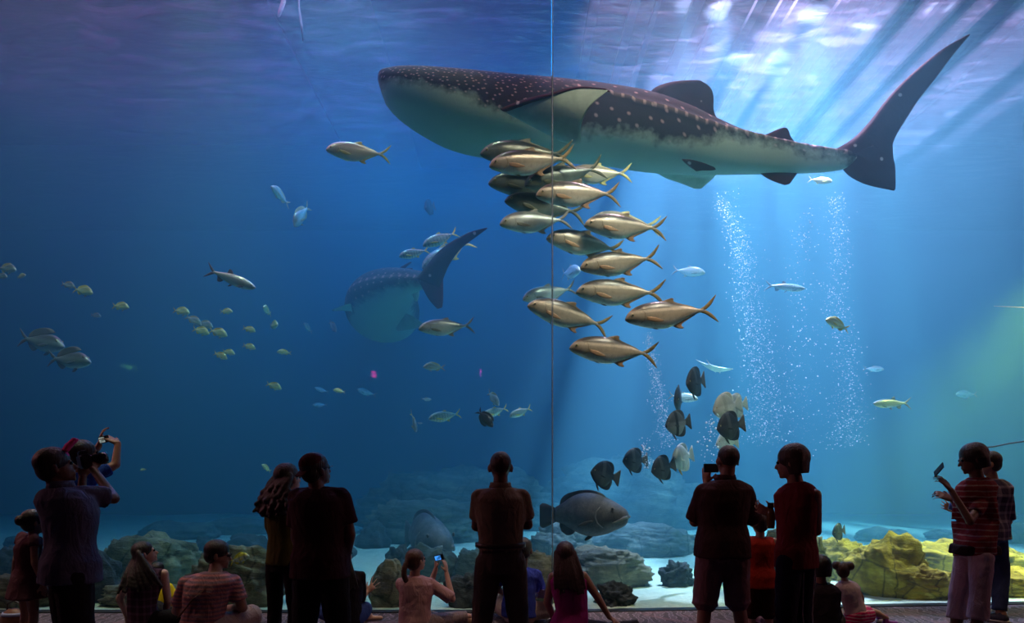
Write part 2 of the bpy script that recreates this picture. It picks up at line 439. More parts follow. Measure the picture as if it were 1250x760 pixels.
# ------------------------------------------------------------------ loft helpers
def loft(name, rings, mat, parent=None, cap=True, extra=None, attr=None):
    """join closed rings of points into one surface; extra rings lists make further pieces of the same mesh"""
    vs = []; fs = []
    for rr in [rings] + (extra or []):
        b = len(vs); n = len(rr[0])
        for r in rr: vs += [tuple(p) for p in r]
        for i in range(len(rr) - 1):
            for k in range(n):
                k2 = (k + 1) % n
                fs.append((b + i*n + k, b + (i+1)*n + k, b + (i+1)*n + k2, b + i*n + k2))
        if cap:
            fs.append(tuple(b + k for k in range(n)))
            fs.append(tuple(b + (len(rr)-1)*n + k for k in reversed(range(n))))
    o = mesh_obj(name, vs, fs, mat, parent)
    return o

def fin_rings(LT, th, nrm, n=7, steps=14, taper=True):
    """LT: list of (leading, trailing) points from root to tip; th: root thickness; nrm: direction of the thickness"""
    nrm = Vector(nrm).normalized()
    m = len(LT); rings = []
    def cr(seq, t):
        i = min(int(t), m - 2); f = t - i
        p0 = Vector(seq[max(i-1, 0)]); p1 = Vector(seq[i]); p2 = Vector(seq[i+1]); p3 = Vector(seq[min(i+2, m-1)])
        return 0.5*((2*p1) + (p2-p0)*f + (2*p0-5*p1+4*p2-p3)*f*f + (3*p1-p0-3*p2+p3)*f**3)
    Ls = [a for a, b in LT]; Ts = [b for a, b in LT]
    for s in range(steps + 1):
        t = s / steps * (m - 1)
        L = cr(Ls, t); T = cr(Ts, t)
        w = th * (1 - 0.85 * s / steps) if taper else th
        ring = []
        for k in range(n + 1):
            u = k / n; ring.append(L.lerp(T, u) + nrm * w * (sin(pi * u ** 0.7) * .5 + 0.06))
        for k in range(n, -1, -1):
            u = k / n; ring.append(L.lerp(T, u) - nrm * w * (sin(pi * u ** 0.7) * .5 + 0.06))
        rings.append(ring)
    return rings
def fin(name, LT, th, nrm, mat, parent, extra=None, **k):
    rr = fin_rings(LT, th, nrm, **k)
    return loft(name, rr, mat, parent, extra=[fin_rings(e, th, nrm, **k) for e in (extra or [])])

# ------------------------------------------------------------------ whale shark skins
def shark_skin(name, dark, pale):
    t = NT(name); co = t.coord()
    at_ = t.add('Attribute', _attribute_name='sk'); sp = t.add('SeparateXYZ', i0=at_.outputs['Vector'])
    at2 = t.add('Attribute', _attribute_name='sk2')
    nz = t.noise(co, 5, 5, 0.65)
    sgn = t.math('ADD', sp.outputs[0], t.math('MULTIPLY_ADD', nz, 0.5, -0.25))
    m = t.ramp(t.math('MULTIPLY_ADD', sgn, 1.6, 0.5), [(0.30, 0.0), (0.62, 1.0)])
    belly = t.mix(t.noise(co, 3, 5, 0.7), tuple(c * .75 for c in pale), pale)
    mott = t.ramp(t.noise(t.coord('Object', (5, 9, 22)), 1.0, 5, 0.8), [(0.66, 0.0), (0.72, 0.7)])
    belly = t.mix(t.math('MULTIPLY', mott, 0.55), belly, (0.03, 0.035, 0.035))
    back = t.mix(t.noise(co, 6, 4, 0.7), tuple(c * .6 for c in dark), tuple(c * 1.5 for c in dark))
    # pale dots: small and crowded on the head, larger and in rows along the flank
    v1 = t.add('TexVoronoi', _voronoi_dimensions='2D', Scale=9.5, Randomness=0.9, _feature='F1'); t.put(v1.inputs['Vector'], at2.outputs['Vector'])
    v2 = t.add('TexVoronoi', _voronoi_dimensions='2D', Scale=4.2, Randomness=0.6, _feature='F1'); t.put(v2.inputs['Vector'], at2.outputs['Vector'])
    d1 = t.ramp(v1.outputs['Distance'], [(0.08, 1.0), (0.20, 0.0)])
    d2 = t.ramp(v2.outputs['Distance'], [(0.05, 1.0), (0.15, 0.0)])
    hd = t.ramp(sp.outputs[2], [(0.30, 1.0), (0.42, 0.0)])
    dots = t.mix(hd, d2, d1)
    # the row of dots on the ridge
    near = t.ramp(t.math('ABSOLUTE', sp.outputs[1]), [(0.010, 1.0), (0.05, 0.0)])
    line = t.ramp(t.math('SINE', t.math('MULTIPLY', sp.outputs[2], 300.0)), [(0.4, 0.0), (0.9, 1.0)])
    rid = t.math('MULTIPLY', near, t.math('MULTIPLY_ADD', line, 0.75, 0.2))
    dots = t.math('MAXIMUM', t.math('MULTIPLY', dots, 0.75), rid)
    backd = t.mix(dots, back, (0.42, 0.28, 0.26))
    col = t.mix(m, belly, backd)
    return t.princ(col, 0.8, t.bump(t.noise(co, 24, 4, 0.7), 0.25, 0.02), **{'Specular__IOR__Level': 0.08})
def fin_skin(name, c, dots=True, pale=None):
    t = NT(name); co = t.coord()
    nz = t.noise(co, 5, 4, 0.7)
    col = t.mix(nz, tuple(x * .6 for x in c), tuple(x * 1.5 for x in c))
    if dots:
        v = t.add('TexVoronoi', Scale=4.5, Randomness=0.8); t.put(v.inputs['Vector'], co)
        col = t.mix(t.ramp(v.outputs['Distance'], [(0.09, 0.7), (0.15, 0.0)]), col, (0.6, 0.48, 0.46))
    return t.princ(col, 0.8, t.bump(t.noise(co, 20, 3), 0.2, 0.02), **{'Specular__IOR__Level': 0.08})
SK_DARK = (0.028, 0.010, 0.013)
skin1 = shark_skin('whale_shark_skin', SK_DARK, (0.38, 0.47, 0.40))
fin_dark = fin_skin('whale_shark_fin_skin', (0.05, 0.012, 0.02))
fin_pale = fin_skin('whale_shark_pale_fin_skin', (0.40, 0.50, 0.42), False)

# ------------------------------------------------------------------ the large whale shark
SD = 10.8
top = [(461.5, 95), (464, 88), (470, 84), (500, 81), (560, 85), (620, 91), (680, 96), (740, 103), (790, 112), (830, 125), (870, 143), (900, 156), (930, 166), (960, 174), (990, 180), (1025, 182), (1060, 181)]
bot = [(461.5, 99), (464, 110), (470, 130), (490, 152), (520, 172), (550, 186), (590, 195), (640, 199), (700, 201), (740, 204), (780, 210), (810, 213), (870, 214), (930, 213), (970, 212), (1000, 211), (1025, 208), (1060, 200)]
bnd = [(461, 106), (475, 98), (500, 97), (530, 103), (560, 111), (590, 122), (612, 133), (650, 142), (700, 155), (760, 160), (810, 170), (850, 168), (880, 164), (900, 166), (950, 176), (990, 183), (1020, 188), (1035, 204), (1060, 210)]
rdg = [(461, 60), (650, 85), (700, 104), (740, 113), (800, 132), (832, 143), (877, 156), (925, 168), (973, 178), (1020, 184), (1060, 186)]
kk = [(461, 1.5), (500, 1.55), (600, 1.35), (700, 1.15), (800, 1.0), (900, 0.85), (1000, 0.75), (1060, 0.55)]
root = empty('whale_shark', at(740, 150, SD))
R0 = Vector(root.location)
tag(root, 'huge spotted whale shark swimming above the crowd, dark back and white belly', 'shark')
NR = 72
rings = []; sk = []; sk2 = []
xs = [461.5, 462.2, 463, 464, 466, 470, 476, 484] + [492 + i * 6.0 for i in range(95)]
for px in xs:
    ty, by = cinterp(top, px), cinterp(bot, px)
    cy = (ty + by) / 2; c = at(px, cy, SD)
    tan = (HZ - cy) / F
    Hh = (by - ty) / 2 / F * SD
    k = interp(kk, px)
    h = Hh / sqrt(1 + k * k * tan * tan); wd = k * h
    yb, yr = cinterp(bnd, px), interp(rdg, px)
    ring = []; info = []
    for a in range(NR):
        ph = 2 * pi * a / NR            # 0 = top, pi/2 = the side towards the visitors
        dz, dy = cos(ph) * h, -sin(ph) * wd
        # flatter head, slightly squared flanks
        ring.append(Vector((c.x, c.y + dy, c.z + dz)))
    # angle of the colour boundary and of the ridge, found on the visible flank
    def find(y):
        best = None; ba = 0
        for a in range(2, NR // 2 - 1):
            p = ring[a]; py = HZ - (p.z - CAMH) / p.y * F
            e = abs(py - y)
            if best is None or e < best: best = e; ba = a
        return 2 * pi * ba / NR
    pb, pr = find(yb), find(yr)
    rr = []
    for a in range(NR):
        ph = 2 * pi * a / NR; fold = ph if ph <= pi else 2 * pi - ph
        rad = sqrt((cos(ph) * h) ** 2 + (sin(ph) * wd) ** 2)
        s_b = (pb - fold) * rad; s_r = (fold - pr) * rad
        p = ring[a]
        if px > 700:
            e = 0.045 * math.exp(-(s_r / 0.05) ** 2) * min(1, (px - 700) / 80) * min(1, (1050 - px) / 60 if px < 1050 else 0)
            v = Vector((0, p.y - c.y, p.z - c.z)).normalized() * e
            p = p + v
        rr.append(p - R0)
        sk.append((s_b, s_r if px > 690 else 1.0, (px - 461) / 600.0))
        sk2.append(((px - 461) / F * SD, fold * max(rad, .25) * 1.1 + (3 if ph > pi else 0), 0.0))
    rings.append(rr)
body = loft('body', rings, skin1, root)
vcol(body, 'sk', sk); vcol(body, 'sk2', sk2)
def P(px, py, d=SD): return at(px, py, d) - R0
# pectoral fins: raised, pale underneath with a dark upper side and leading edge
def pec(mirror):
    LT = [((612, 134, 10.02), (686, 173, 10.02)), ((640, 123, 9.8), (707, 175, 9.78)), ((672, 115, 9.6), (710, 151, 9.55)), ((706, 107, 9.45), (720, 130, 9.4)), ((741, 109, 9.3), (742, 110.5, 9.3))]
    out = []
    for a, b in LT:
        q = []
        for p in (a, b):
            v = P(*p)
            if mirror: v.y = (SD - R0.y) * 2 - v.y
            q.append(v)
        out.append(tuple(q))
    return out
for mir in (False, True):
    f = fin('pectoral_fin', pec(mir), 0.06, (0, -1 if not mir else 1, -0.9), fin_pale, root, n=14, steps=30)
    L = pec(mir)
    edge = [(a + Vector((-.02, 0, .015)), a.lerp(b, .10) + Vector((.0, 0, .01))) for a, b in L[:-1]] + [(L[-1][0] + Vector((-.02, 0, .012)), L[-1][1] + Vector((.04, 0, -.02)))]
    e = fin('leading_edge', edge, 0.085, (0, -1 if not mir else 1, -0.9), fin_dark, f, steps=30)
    e['label'] = 'dark spotted leading edge'
fin('dorsal_fin', [(P(790, 118), P(884, 156)), (P(797, 109), P(876, 146)), (P(806, 104), P(871, 134)), (P(820, 100), P(871, 120)), (P(836, 98), P(869, 110)), (P(848, 97.8), P(863, 103)), (P(853, 98.2), P(857, 99.5))], 0.16, (0, 1, 0), fin_dark, root, n=10, steps=26)
fin('second_dorsal_fin', [(P(924, 168), P(976, 180)), (P(933, 165), P(971, 174)), (P(944, 160), P(965, 166)), (P(950, 157.5), P(963, 160)), (P(956, 155.5), P(961, 156.5))], 0.08, (0, 1, 0), fin_dark, root)
fin('pelvic_fin', [(P(798, 208, 11.0), P(876, 210, 11.0)), (P(812, 217, 11.1), P(871, 217, 11.1)), (P(832, 224, 11.15), P(863, 224, 11.15)), (P(848, 230.5, 11.2), P(856, 230, 11.2))], 0.06, (0, 1, 0), fin_pale, root)
fin('pelvic_fin', [(P(832, 194, 10.45), P(850, 209, 10.5)), (P(845, 195, 10.38), P(858, 208, 10.42)), (P(860, 199, 10.32), P(868, 208, 10.35)), (P(872, 204, 10.28), P(874, 207, 10.3))], 0.05, (0, 1, 0), fin_dark, root)  # near fin, made dark to carry the shading on the flank here
fin('anal_fin', [(P(924, 208), P(978, 207)), (P(934, 216), P(973, 212)), (P(946, 222), P(968, 219)), (P(958, 226), P(964, 224.5))], 0.06, (0, 1, 0), fin_dark, root)
up = [(P(1016, 184), P(1084, 206)), (P(1040, 170), P(1089, 178)), (P(1060, 150), P(1095, 163)), (P(1080, 124), P(1108, 142)), (P(1100, 102), P(1121, 122)), (P(1128, 77), P(1140, 98)), (P(1155, 57), P(1161, 70)), (P(1182, 42), P(1184, 42.5))]
lo = [(P(1022, 196), P(1089, 170)), (P(1034, 212), P(1090, 190)), (P(1050, 222), P(1092.5, 203)), (P(1068, 228), P(1093, 216)), (P(1086, 231.5), P(1093, 228)), (P(1091, 232.5), P(1092, 232))]
tf = fin('tail_fin', up, 0.16, (0, 1, 0), fin_dark, root, extra=[lo], n=10, steps=40)
# mouth and eye
ev = []
def ball(name, c, r, mat, parent, seg=14, sc_=(1, 1, 1)):
    bm = bmesh.new(); bmesh.ops.create_uvsphere(bm, u_segments=seg, v_segments=seg // 2 + 2, radius=r)
    for v in bm.verts: v.co = Vector((v.co.x * sc_[0], v.co.y * sc_[1], v.co.z * sc_[2])) + Vector(c)
    me = bpy.data.meshes.new(name); bm.to_mesh(me); bm.free()
    me.polygons.foreach_set('use_smooth', [True] * len(me.polygons))
    me.materials.append(mat)
    return link(bpy.data.objects.new(name, me), parent)
eye_m = plain('dark_eye', (0.01, 0.01, 0.012), 0.15)
def tube(name, pts, rad, mat, parent=None, n=8, closed=False):
    """a round bar through the points; rad a number or a list"""
    pts = [Vector(p) for p in pts]; m = len(pts); rings = []
    nprev = None
    for i, p in enumerate(pts):
        tg = (pts[min(i+1, m-1)] - pts[max(i-1, 0)]).normalized()
        if nprev is None:
            nprev = tg.orthogonal().normalized()
        nv = (nprev - tg * nprev.dot(tg)).normalized(); nprev = nv
        bv = tg.cross(nv); r = rad[i] if isinstance(rad, (list, tuple)) else rad
        rings.append([p + nv * cos(2*pi*k/n) * r + bv * sin(2*pi*k/n) * r for k in range(n)])
    return loft(name, rings, mat, parent)
ball('eye', P(494, 104, 10.33), 0.035, eye_m, root)

# ------------------------------------------------------------------ the far whale shark, seen from behind its tail
r2 = empty('whale_shark', at(478, 350, 15.0)); R2 = Vector(r2.location)
tag(r2, 'smaller hazy whale shark swimming away, tail raised towards the glass', 'shark')
def Q(px, py, d): return at(px, py, d) - R2
path = [((524, 343), 13.6, .17), ((508, 342), 13.9, .22), ((492, 345), 14.3, .33), ((478, 351), 14.8, .47), ((469, 360), 15.3, .60), ((466, 371), 15.9, .68), ((468, 382), 16.5, .70), ((473, 392), 17.1, .60), ((476, 398), 17.5, .35)]
pts = [Q(p[0], p[1], d) for p, d, r in path]; rad = [r for p, d, r in path]
fine = []; fr_ = []
for i in range(41):
    t_ = i / 40 * (len(pts) - 1)
    fine.append(Vector([cinterp([(k, pts[k][ax]) for k in range(len(pts))], t_) for ax in range(3)]))
    fr_.append(cinterp([(k, rad[k]) for k in range(len(pts))], t_))
rings = []; sk = []; sk2 = []
for i, p in enumerate(fine):
    tg = (fine[min(i+1, 40)] - fine[max(i-1, 0)]).normalized()
    side = tg.cross(Vector((0, 0, 1))).normalized(); upv = side.cross(tg).normalized()
    ring = []
    for a in range(40):
        ph = 2 * pi * a / 40
        ring.append(p + upv * cos(ph) * fr_[i] * .85 + side * sin(ph) * fr_[i] * 1.15)
        fold = ph if ph < pi else 2 * pi - ph
        sk.append(((2.05 - fold) * fr_[i], (fold - 1.3) * fr_[i], 0.95 - i * .01)); sk2.append((i * .12, fold * .5, 0))
    rings.append(ring)
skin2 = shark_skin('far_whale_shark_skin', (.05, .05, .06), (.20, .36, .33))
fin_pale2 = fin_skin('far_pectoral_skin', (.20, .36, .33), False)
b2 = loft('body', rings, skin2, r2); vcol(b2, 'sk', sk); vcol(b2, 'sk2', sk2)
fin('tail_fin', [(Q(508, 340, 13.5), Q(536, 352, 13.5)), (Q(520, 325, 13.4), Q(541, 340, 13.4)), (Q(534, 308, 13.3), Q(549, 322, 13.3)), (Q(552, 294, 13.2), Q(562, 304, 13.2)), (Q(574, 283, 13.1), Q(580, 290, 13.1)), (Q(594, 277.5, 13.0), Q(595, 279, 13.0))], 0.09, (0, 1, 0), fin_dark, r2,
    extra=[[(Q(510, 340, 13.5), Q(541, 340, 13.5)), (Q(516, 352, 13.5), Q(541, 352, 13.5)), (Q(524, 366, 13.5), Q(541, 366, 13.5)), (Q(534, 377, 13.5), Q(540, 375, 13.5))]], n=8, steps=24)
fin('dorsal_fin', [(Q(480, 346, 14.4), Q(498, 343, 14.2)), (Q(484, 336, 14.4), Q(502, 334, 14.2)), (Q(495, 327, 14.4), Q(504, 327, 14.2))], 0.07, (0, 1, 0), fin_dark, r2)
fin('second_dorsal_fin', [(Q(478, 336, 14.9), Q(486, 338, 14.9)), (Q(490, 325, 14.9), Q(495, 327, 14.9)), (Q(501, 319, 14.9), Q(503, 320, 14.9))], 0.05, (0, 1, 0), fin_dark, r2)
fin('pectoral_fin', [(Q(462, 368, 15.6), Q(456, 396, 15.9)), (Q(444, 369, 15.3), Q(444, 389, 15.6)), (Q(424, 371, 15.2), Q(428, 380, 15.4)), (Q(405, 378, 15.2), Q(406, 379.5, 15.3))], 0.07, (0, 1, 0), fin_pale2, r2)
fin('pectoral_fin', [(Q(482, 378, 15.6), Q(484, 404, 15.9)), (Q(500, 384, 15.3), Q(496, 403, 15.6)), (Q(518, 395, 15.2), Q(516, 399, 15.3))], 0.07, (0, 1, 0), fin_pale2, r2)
fin('pelvic_fin', [(Q(500, 352, 14.2), Q(510, 350, 14.2)), (Q(504, 362, 14.2), Q(512, 358, 14.2)), (Q(508, 368, 14.2), Q(510, 367, 14.2))], 0.05, (0, 1, 0), fin_pale, r2)

# ------------------------------------------------------------------ fish
def fish_skin(name, back, side, belly, metal=0.3, bars=None, stripe=None, rough=0.30, face=None):
    t = NT(name); co = t.coord(); sp = t.add('SeparateXYZ', i0=co)
    nz = t.noise(co, 22, 4, 0.7)
    z = t.math('ADD', sp.outputs[2], t.math('MULTIPLY_ADD', nz, 0.03, -0.015))
    col = t.ramp(t.math('MULTIPLY_ADD', z, 3.0, 0.5), [(0.20, belly), (0.42, side), (0.58, side), (0.74, back)])
    if stripe:
        s = t.ramp(t.math('ABSOLUTE', t.math('SUBTRACT', sp.outputs[2], 0.045)), [(0.006, 1.0), (0.024, 0.0)])  # pale back band with the top highlight painted into it
        col = t.mix(t.math('MULTIPLY', s, 0.85), col, stripe)
    if bars:
        freq, bc, amt = bars
        b = t.ramp(t.math('SINE', t.math('MULTIPLY', sp.outputs[0], freq)), [(0.55, 0.0), (0.8, 1.0)])
        col = t.mix(t.math('MULTIPLY', b, amt), col, bc)
    if face:
        col = t.mix(t.ramp(sp.outputs[0], [(0.36, 0.0), (0.46, 0.7)]), col, face)
    col = t.mix(t.math('MULTIPLY', t.ramp(nz, [(0.45, 0.0), (0.7, 0.5)]), 0.5), col, back)
    sc2 = t.add('TexVoronoi', Scale=60.0); t.put(sc2.inputs['Vector'], co)
    return t.princ(col, rough, t.bump(sc2.outputs[0], 0.10, 0.004), Metallic=metal)

def fish_proto(name, S, M, hide=False):
    """S: shape tables; M: skins.  Nose at +0.5, tail tip at -0.5 on X."""
    r = empty(name, (0, 0, 0))
    N = 26; K = 18; TB = S['tb']
    rings = []
    for i in range(N + 1):
        s = TB * (i / N) ** 1.25 if i else 0.001
        tz, bz, wy = cinterp(S['top'], s), cinterp(S['bot'], s), cinterp(S['wid'], s)
        cz, hz = (tz + bz) / 2, max(.002, (tz - bz) / 2)
        yb = S.get('bend', 0) * max(0, s - .4) ** 2
        rings.append([Vector((0.5 - s, yb + wy * sin(2*pi*a/K) * (1 - .25 * abs(cos(2*pi*a/K)) ** 3), cz + hz * cos(2*pi*a/K))) for a in range(K)])
    body = loft('body', rings, M['skin'], r)
    X = lambda s, z: Vector((0.5 - s, S.get('bend', 0) * max(0, s - .4) ** 2, z))
    for nm, LT, ex, th in S['fins']:
        f = fin(nm, [(X(*a), X(*b)) for a, b in LT], th, (0, 1, 0), M.get(nm, M['fin']), r, extra=[[(X(*a), X(*b)) for a, b in e] for e in ex], n=5, steps=10)
    sx, sz = S['eye']; ew = cinterp(S['wid'], sx)
    for sg in (1, -1):
        e = ball('eye', (0.5 - sx, sg * ew * S.get('eyeoff', .86), sz), S.get('eyer', .012), M['iris'], r, 10, (1, .5, 1))
        ball('pupil', (0.5 - sx, sg * (ew * S.get('eyeoff', .86) + S.get('eyer', .012) * .25), sz), S.get('eyer', .012) * .6, eye_m, e, 8, (1, .6, 1))
        px_, pz, pl = S['pec']
        pw = cinterp(S['wid'], px_)
        A = Vector((0.5 - px_, sg * pw * .95, pz)); B = A + Vector((-pl, sg * pl * .18, -pl * .30))
        h = pl * .16
        fin('pectoral_fin', [(A + Vector((0, 0, h*.6)), A + Vector((0, 0, -h*.6))), (A.lerp(B, .5) + Vector((0, 0, h)), A.lerp(B, .5) + Vector((0, 0, -h))), (B + Vector((-.01, 0, .003)), B + Vector((0, 0, -.004)))], 0.008, (0, 1, 0), M.get('pectoral_fin', M['fin']), r, n=4, steps=6)
    if name in ('jack_fish', 'trevally'):
        for sg in (1, -1):
            g_ = [Vector((.5 - s_, sg * (cinterp(S['wid'], s_) * q_ + .001), z)) for s_, z, q_ in ((.17, .075, .80), (.205, .035, .95), (.21, -.01, 1.0), (.19, -.05, .95), (.15, -.075, .80))]
            tube('gill_cover', g_, [.001, .003, .0035, .003, .001], M['fin'], r, 6)
            tube('mouth', [Vector((.5 - s_, sg * (cinterp(S['wid'], s_) * .95 + .002), z)) for s_, z in ((.003, -.016), (.025, -.022), (.05, -.034))], [.003, .0025, .001], eye_m, r, 6)
    if 'pelvic' in S:
        for sg in (1, -1):
            A = S['pelvic']; y = sg * .012
            fin('pelvic_fin', [(Vector((.5 - a[0], y, a[1])), Vector((.5 - b[0], y, b[1]))) for a, b in A], 0.008, (0, 1, 0), M.get('pelvic_fin', M['fin']), r, n=4, steps=6)
    return r

_protos = {}
def place(proto, nose, tail, d, dd=0.0, label=None, cat='fish', group=None, roll=0.0):
    o = proto if not proto.get('used') else copy_tree(proto)
    if o is proto: proto['used'] = 1
    a, b = at(nose[0], nose[1], d), at(tail[0], tail[1], d + dd)
    X = (a - b); L = X.length; X.normalize()
    upz = Vector((0, 0, 1)); Y = upz.cross(X)
    Y = Y.normalized() if Y.length > .05 else Vector((0, 1, 0)); Z = X.cross(Y).normalized()
    m = Matrix((X, Y, Z)).transposed()
    if roll: m = m @ Matrix.Rotation(roll, 3, 'X')
    o.location = (a + b) / 2; o.rotation_euler = m.to_euler(); o.scale = (L, L, L)
    if 'used' in o.keys() and o is not proto: del o['used']
    for k in ('group', 'label'):
        if k in o.keys(): del o[k]
    tag(o, label, cat, group)
    return o

JACK = dict(tb=.84, bend=0.10,
    top=[(0, .0), (.02, .032), (.06, .070), (.12, .104), (.2, .128), (.3, .140), (.4, .137), (.5, .118), (.62, .080), (.72, .044), (.80, .020), (.84, .017)],
    bot=[(0, -.018), (.02, -.036), (.06, -.056), (.12, -.078), (.2, -.104), (.3, -.126), (.42, -.136), (.5, -.122), (.62, -.078), (.72, -.040), (.80, -.018), (.84, -.017)],
    wid=[(0, .012), (.03, .034), (.08, .052), (.16, .066), (.28, .072), (.45, .060), (.6, .038), (.75, .017), (.84, .010)],
    fins=[('tail_fin', [((.80, .016), (.86, 0)), ((.86, .045), (.895, .022)), ((.92, .095), (.94, .065)), ((.985, .150), (.99, .145))],
           [[((.80, -.016), (.86, 0)), ((.86, -.045), (.895, -.022)), ((.92, -.095), (.94, -.065)), ((.985, -.150), (.99, -.145))]], .014),
          ('dorsal_fin', [((.38, .128), (.80, .012)), ((.42, .146), (.72, .058)), ((.47, .160), (.55, .122)), ((.52, .170), (.545, .158))], [], .010),
          ('anal_fin', [((.47, -.118), (.80, -.012)), ((.51, -.138), (.72, -.056)), ((.55, -.160), (.60, -.120)), ((.60, -.172), (.62, -.162))], [], .010)],
    eye=(.075, .022), eyer=.016, eyeoff=1.0, pec=(.22, -.03, .17), pelvic=[((.25, -.115), (.29, -.12)), ((.30, -.14), (.32, -.135)), ((.34, -.15), (.345, -.148))])
iris_g = plain('golden_iris', (0.5, 0.42, 0.2), 0.3, metal=.5)
def finm(name, c): return plain(name, c, 0.5, 0.3, 40)
J1 = dict(skin=fish_skin('bronze_jack_skin', (.07, .06, .04), (.60, .51, .38), (.92, .85, .72), .12, stripe=(1.0, .85, .66), face=(.45, .30, .14)), fin=finm('olive_fin', (.26, .17, .07)), tail_fin=finm('yellow_olive_fin', (.34, .23, .07)), pectoral_fin=finm('orange_fin', (.5, .30, .16)), anal_fin=finm('orange_brown_fin', (.5, .28, .14)), iris=iris_g)
J2 = dict(skin=fish_skin('painted_shade_jack_skin', (.035, .045, .04), (.16, .19, .16), (.28, .36, .30), .2), fin=finm('dark_olive_fin', (.13, .13, .06)), iris=iris_g)  # dark copy of the jack skin and fins, shade painted into the colours
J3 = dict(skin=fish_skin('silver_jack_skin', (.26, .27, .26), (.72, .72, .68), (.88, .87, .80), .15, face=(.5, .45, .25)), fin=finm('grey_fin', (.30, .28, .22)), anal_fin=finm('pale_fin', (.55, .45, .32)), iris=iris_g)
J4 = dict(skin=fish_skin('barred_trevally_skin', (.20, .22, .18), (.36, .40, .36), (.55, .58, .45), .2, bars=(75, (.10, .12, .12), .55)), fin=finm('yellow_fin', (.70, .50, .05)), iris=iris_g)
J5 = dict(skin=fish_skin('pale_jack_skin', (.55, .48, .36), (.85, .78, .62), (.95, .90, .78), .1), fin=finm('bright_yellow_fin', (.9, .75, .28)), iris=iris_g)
JACK['top'] = [(a, b_ * 1.06) for a, b_ in JACK['top']]; JACK['bot'] = [(a, b_ * 1.10) for a, b_ in JACK['bot']]
bronze = fish_proto('jack_fish', JACK, J1)
J1b = dict(JACK); J1b['bend'] = -.18
bronze_b = fish_proto('jack_fish', J1b, J1)
shade = fish_proto('jack_fish', JACK, J2)
silver = fish_proto('jack_fish', JACK, J3)
pale_j = fish_proto('jack_fish', JACK, J5)
barred = fish_proto('trevally', J1b, J4)
SCH = 'jacks schooling under the whale shark'
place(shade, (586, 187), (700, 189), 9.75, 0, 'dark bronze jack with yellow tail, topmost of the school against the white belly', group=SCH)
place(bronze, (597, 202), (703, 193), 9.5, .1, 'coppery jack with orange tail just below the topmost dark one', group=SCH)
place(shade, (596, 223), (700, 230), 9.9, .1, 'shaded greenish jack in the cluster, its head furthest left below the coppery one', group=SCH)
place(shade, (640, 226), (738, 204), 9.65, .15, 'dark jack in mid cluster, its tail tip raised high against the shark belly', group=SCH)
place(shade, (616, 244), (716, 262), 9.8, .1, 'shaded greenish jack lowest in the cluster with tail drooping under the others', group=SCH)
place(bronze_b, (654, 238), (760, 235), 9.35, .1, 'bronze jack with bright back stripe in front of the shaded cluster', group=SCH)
place(pale_j, (690, 213), (772, 212), 10.1, 0, 'pale jack half hidden behind the cluster, touching the shark belly edge', group=SCH)
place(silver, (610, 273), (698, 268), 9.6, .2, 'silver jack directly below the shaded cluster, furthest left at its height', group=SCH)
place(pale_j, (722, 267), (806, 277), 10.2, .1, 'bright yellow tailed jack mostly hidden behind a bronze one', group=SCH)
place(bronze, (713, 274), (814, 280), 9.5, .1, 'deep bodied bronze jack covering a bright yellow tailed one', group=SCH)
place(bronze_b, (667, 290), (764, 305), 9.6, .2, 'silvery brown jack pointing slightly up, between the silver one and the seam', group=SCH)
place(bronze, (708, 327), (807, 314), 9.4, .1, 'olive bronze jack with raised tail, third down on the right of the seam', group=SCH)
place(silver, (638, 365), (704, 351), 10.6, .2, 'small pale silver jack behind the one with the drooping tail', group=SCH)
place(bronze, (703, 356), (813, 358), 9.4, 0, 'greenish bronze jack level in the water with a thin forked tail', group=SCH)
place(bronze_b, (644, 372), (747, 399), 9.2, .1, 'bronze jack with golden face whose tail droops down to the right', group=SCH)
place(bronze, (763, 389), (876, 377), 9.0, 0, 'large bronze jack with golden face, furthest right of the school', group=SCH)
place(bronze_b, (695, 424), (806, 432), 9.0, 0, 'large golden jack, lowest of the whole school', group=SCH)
place(silver, (511, 401), (580, 397), 10.4, .1, 'lone silver jack below the far whale shark tail')
place(pale_j, (398, 182), (478, 190), 10.0, .1, 'lone pale yellow jack swimming ahead of the big whale shark')
place(barred, (487, 313), (525, 304), 12.5, .1, 'barred trevally above the far whale shark, lower left of the pair', group='barred trevallies by the far whale shark')
place(barred, (516, 300), (560, 282), 12.4, .1, 'barred trevally with yellow tail, highest above the far whale shark', group='barred trevallies by the far whale shark')
place(barred, (515, 327), (578, 291), 13.6, .1, 'barred trevally behind the far whale shark tail', group='barred trevallies by the far whale shark')
place(barred, (523, 511), (564, 504), 12.0, .2, 'grey barred trevally, left of the three above the standing man in khaki', group='trevallies low in mid water')
place(barred, (589, 507), (621, 497), 12.5, .2, 'grey barred trevally behind the dark surgeonfish', group='trevallies low in mid water')
place(barred, (622, 508), (650, 497), 12.3, .2, 'grey barred trevally with yellow tail, right of the dark surgeonfish', group='trevallies low in mid water')
place(barred, (508, 527), (503, 502), 12.0, .3, 'small trevally swimming nose down beside the left of the three trevallies')
place(silver, (708, 330), (684, 334), 14.0, .8, 'pale hazy fish turning away behind the school left of the seam')

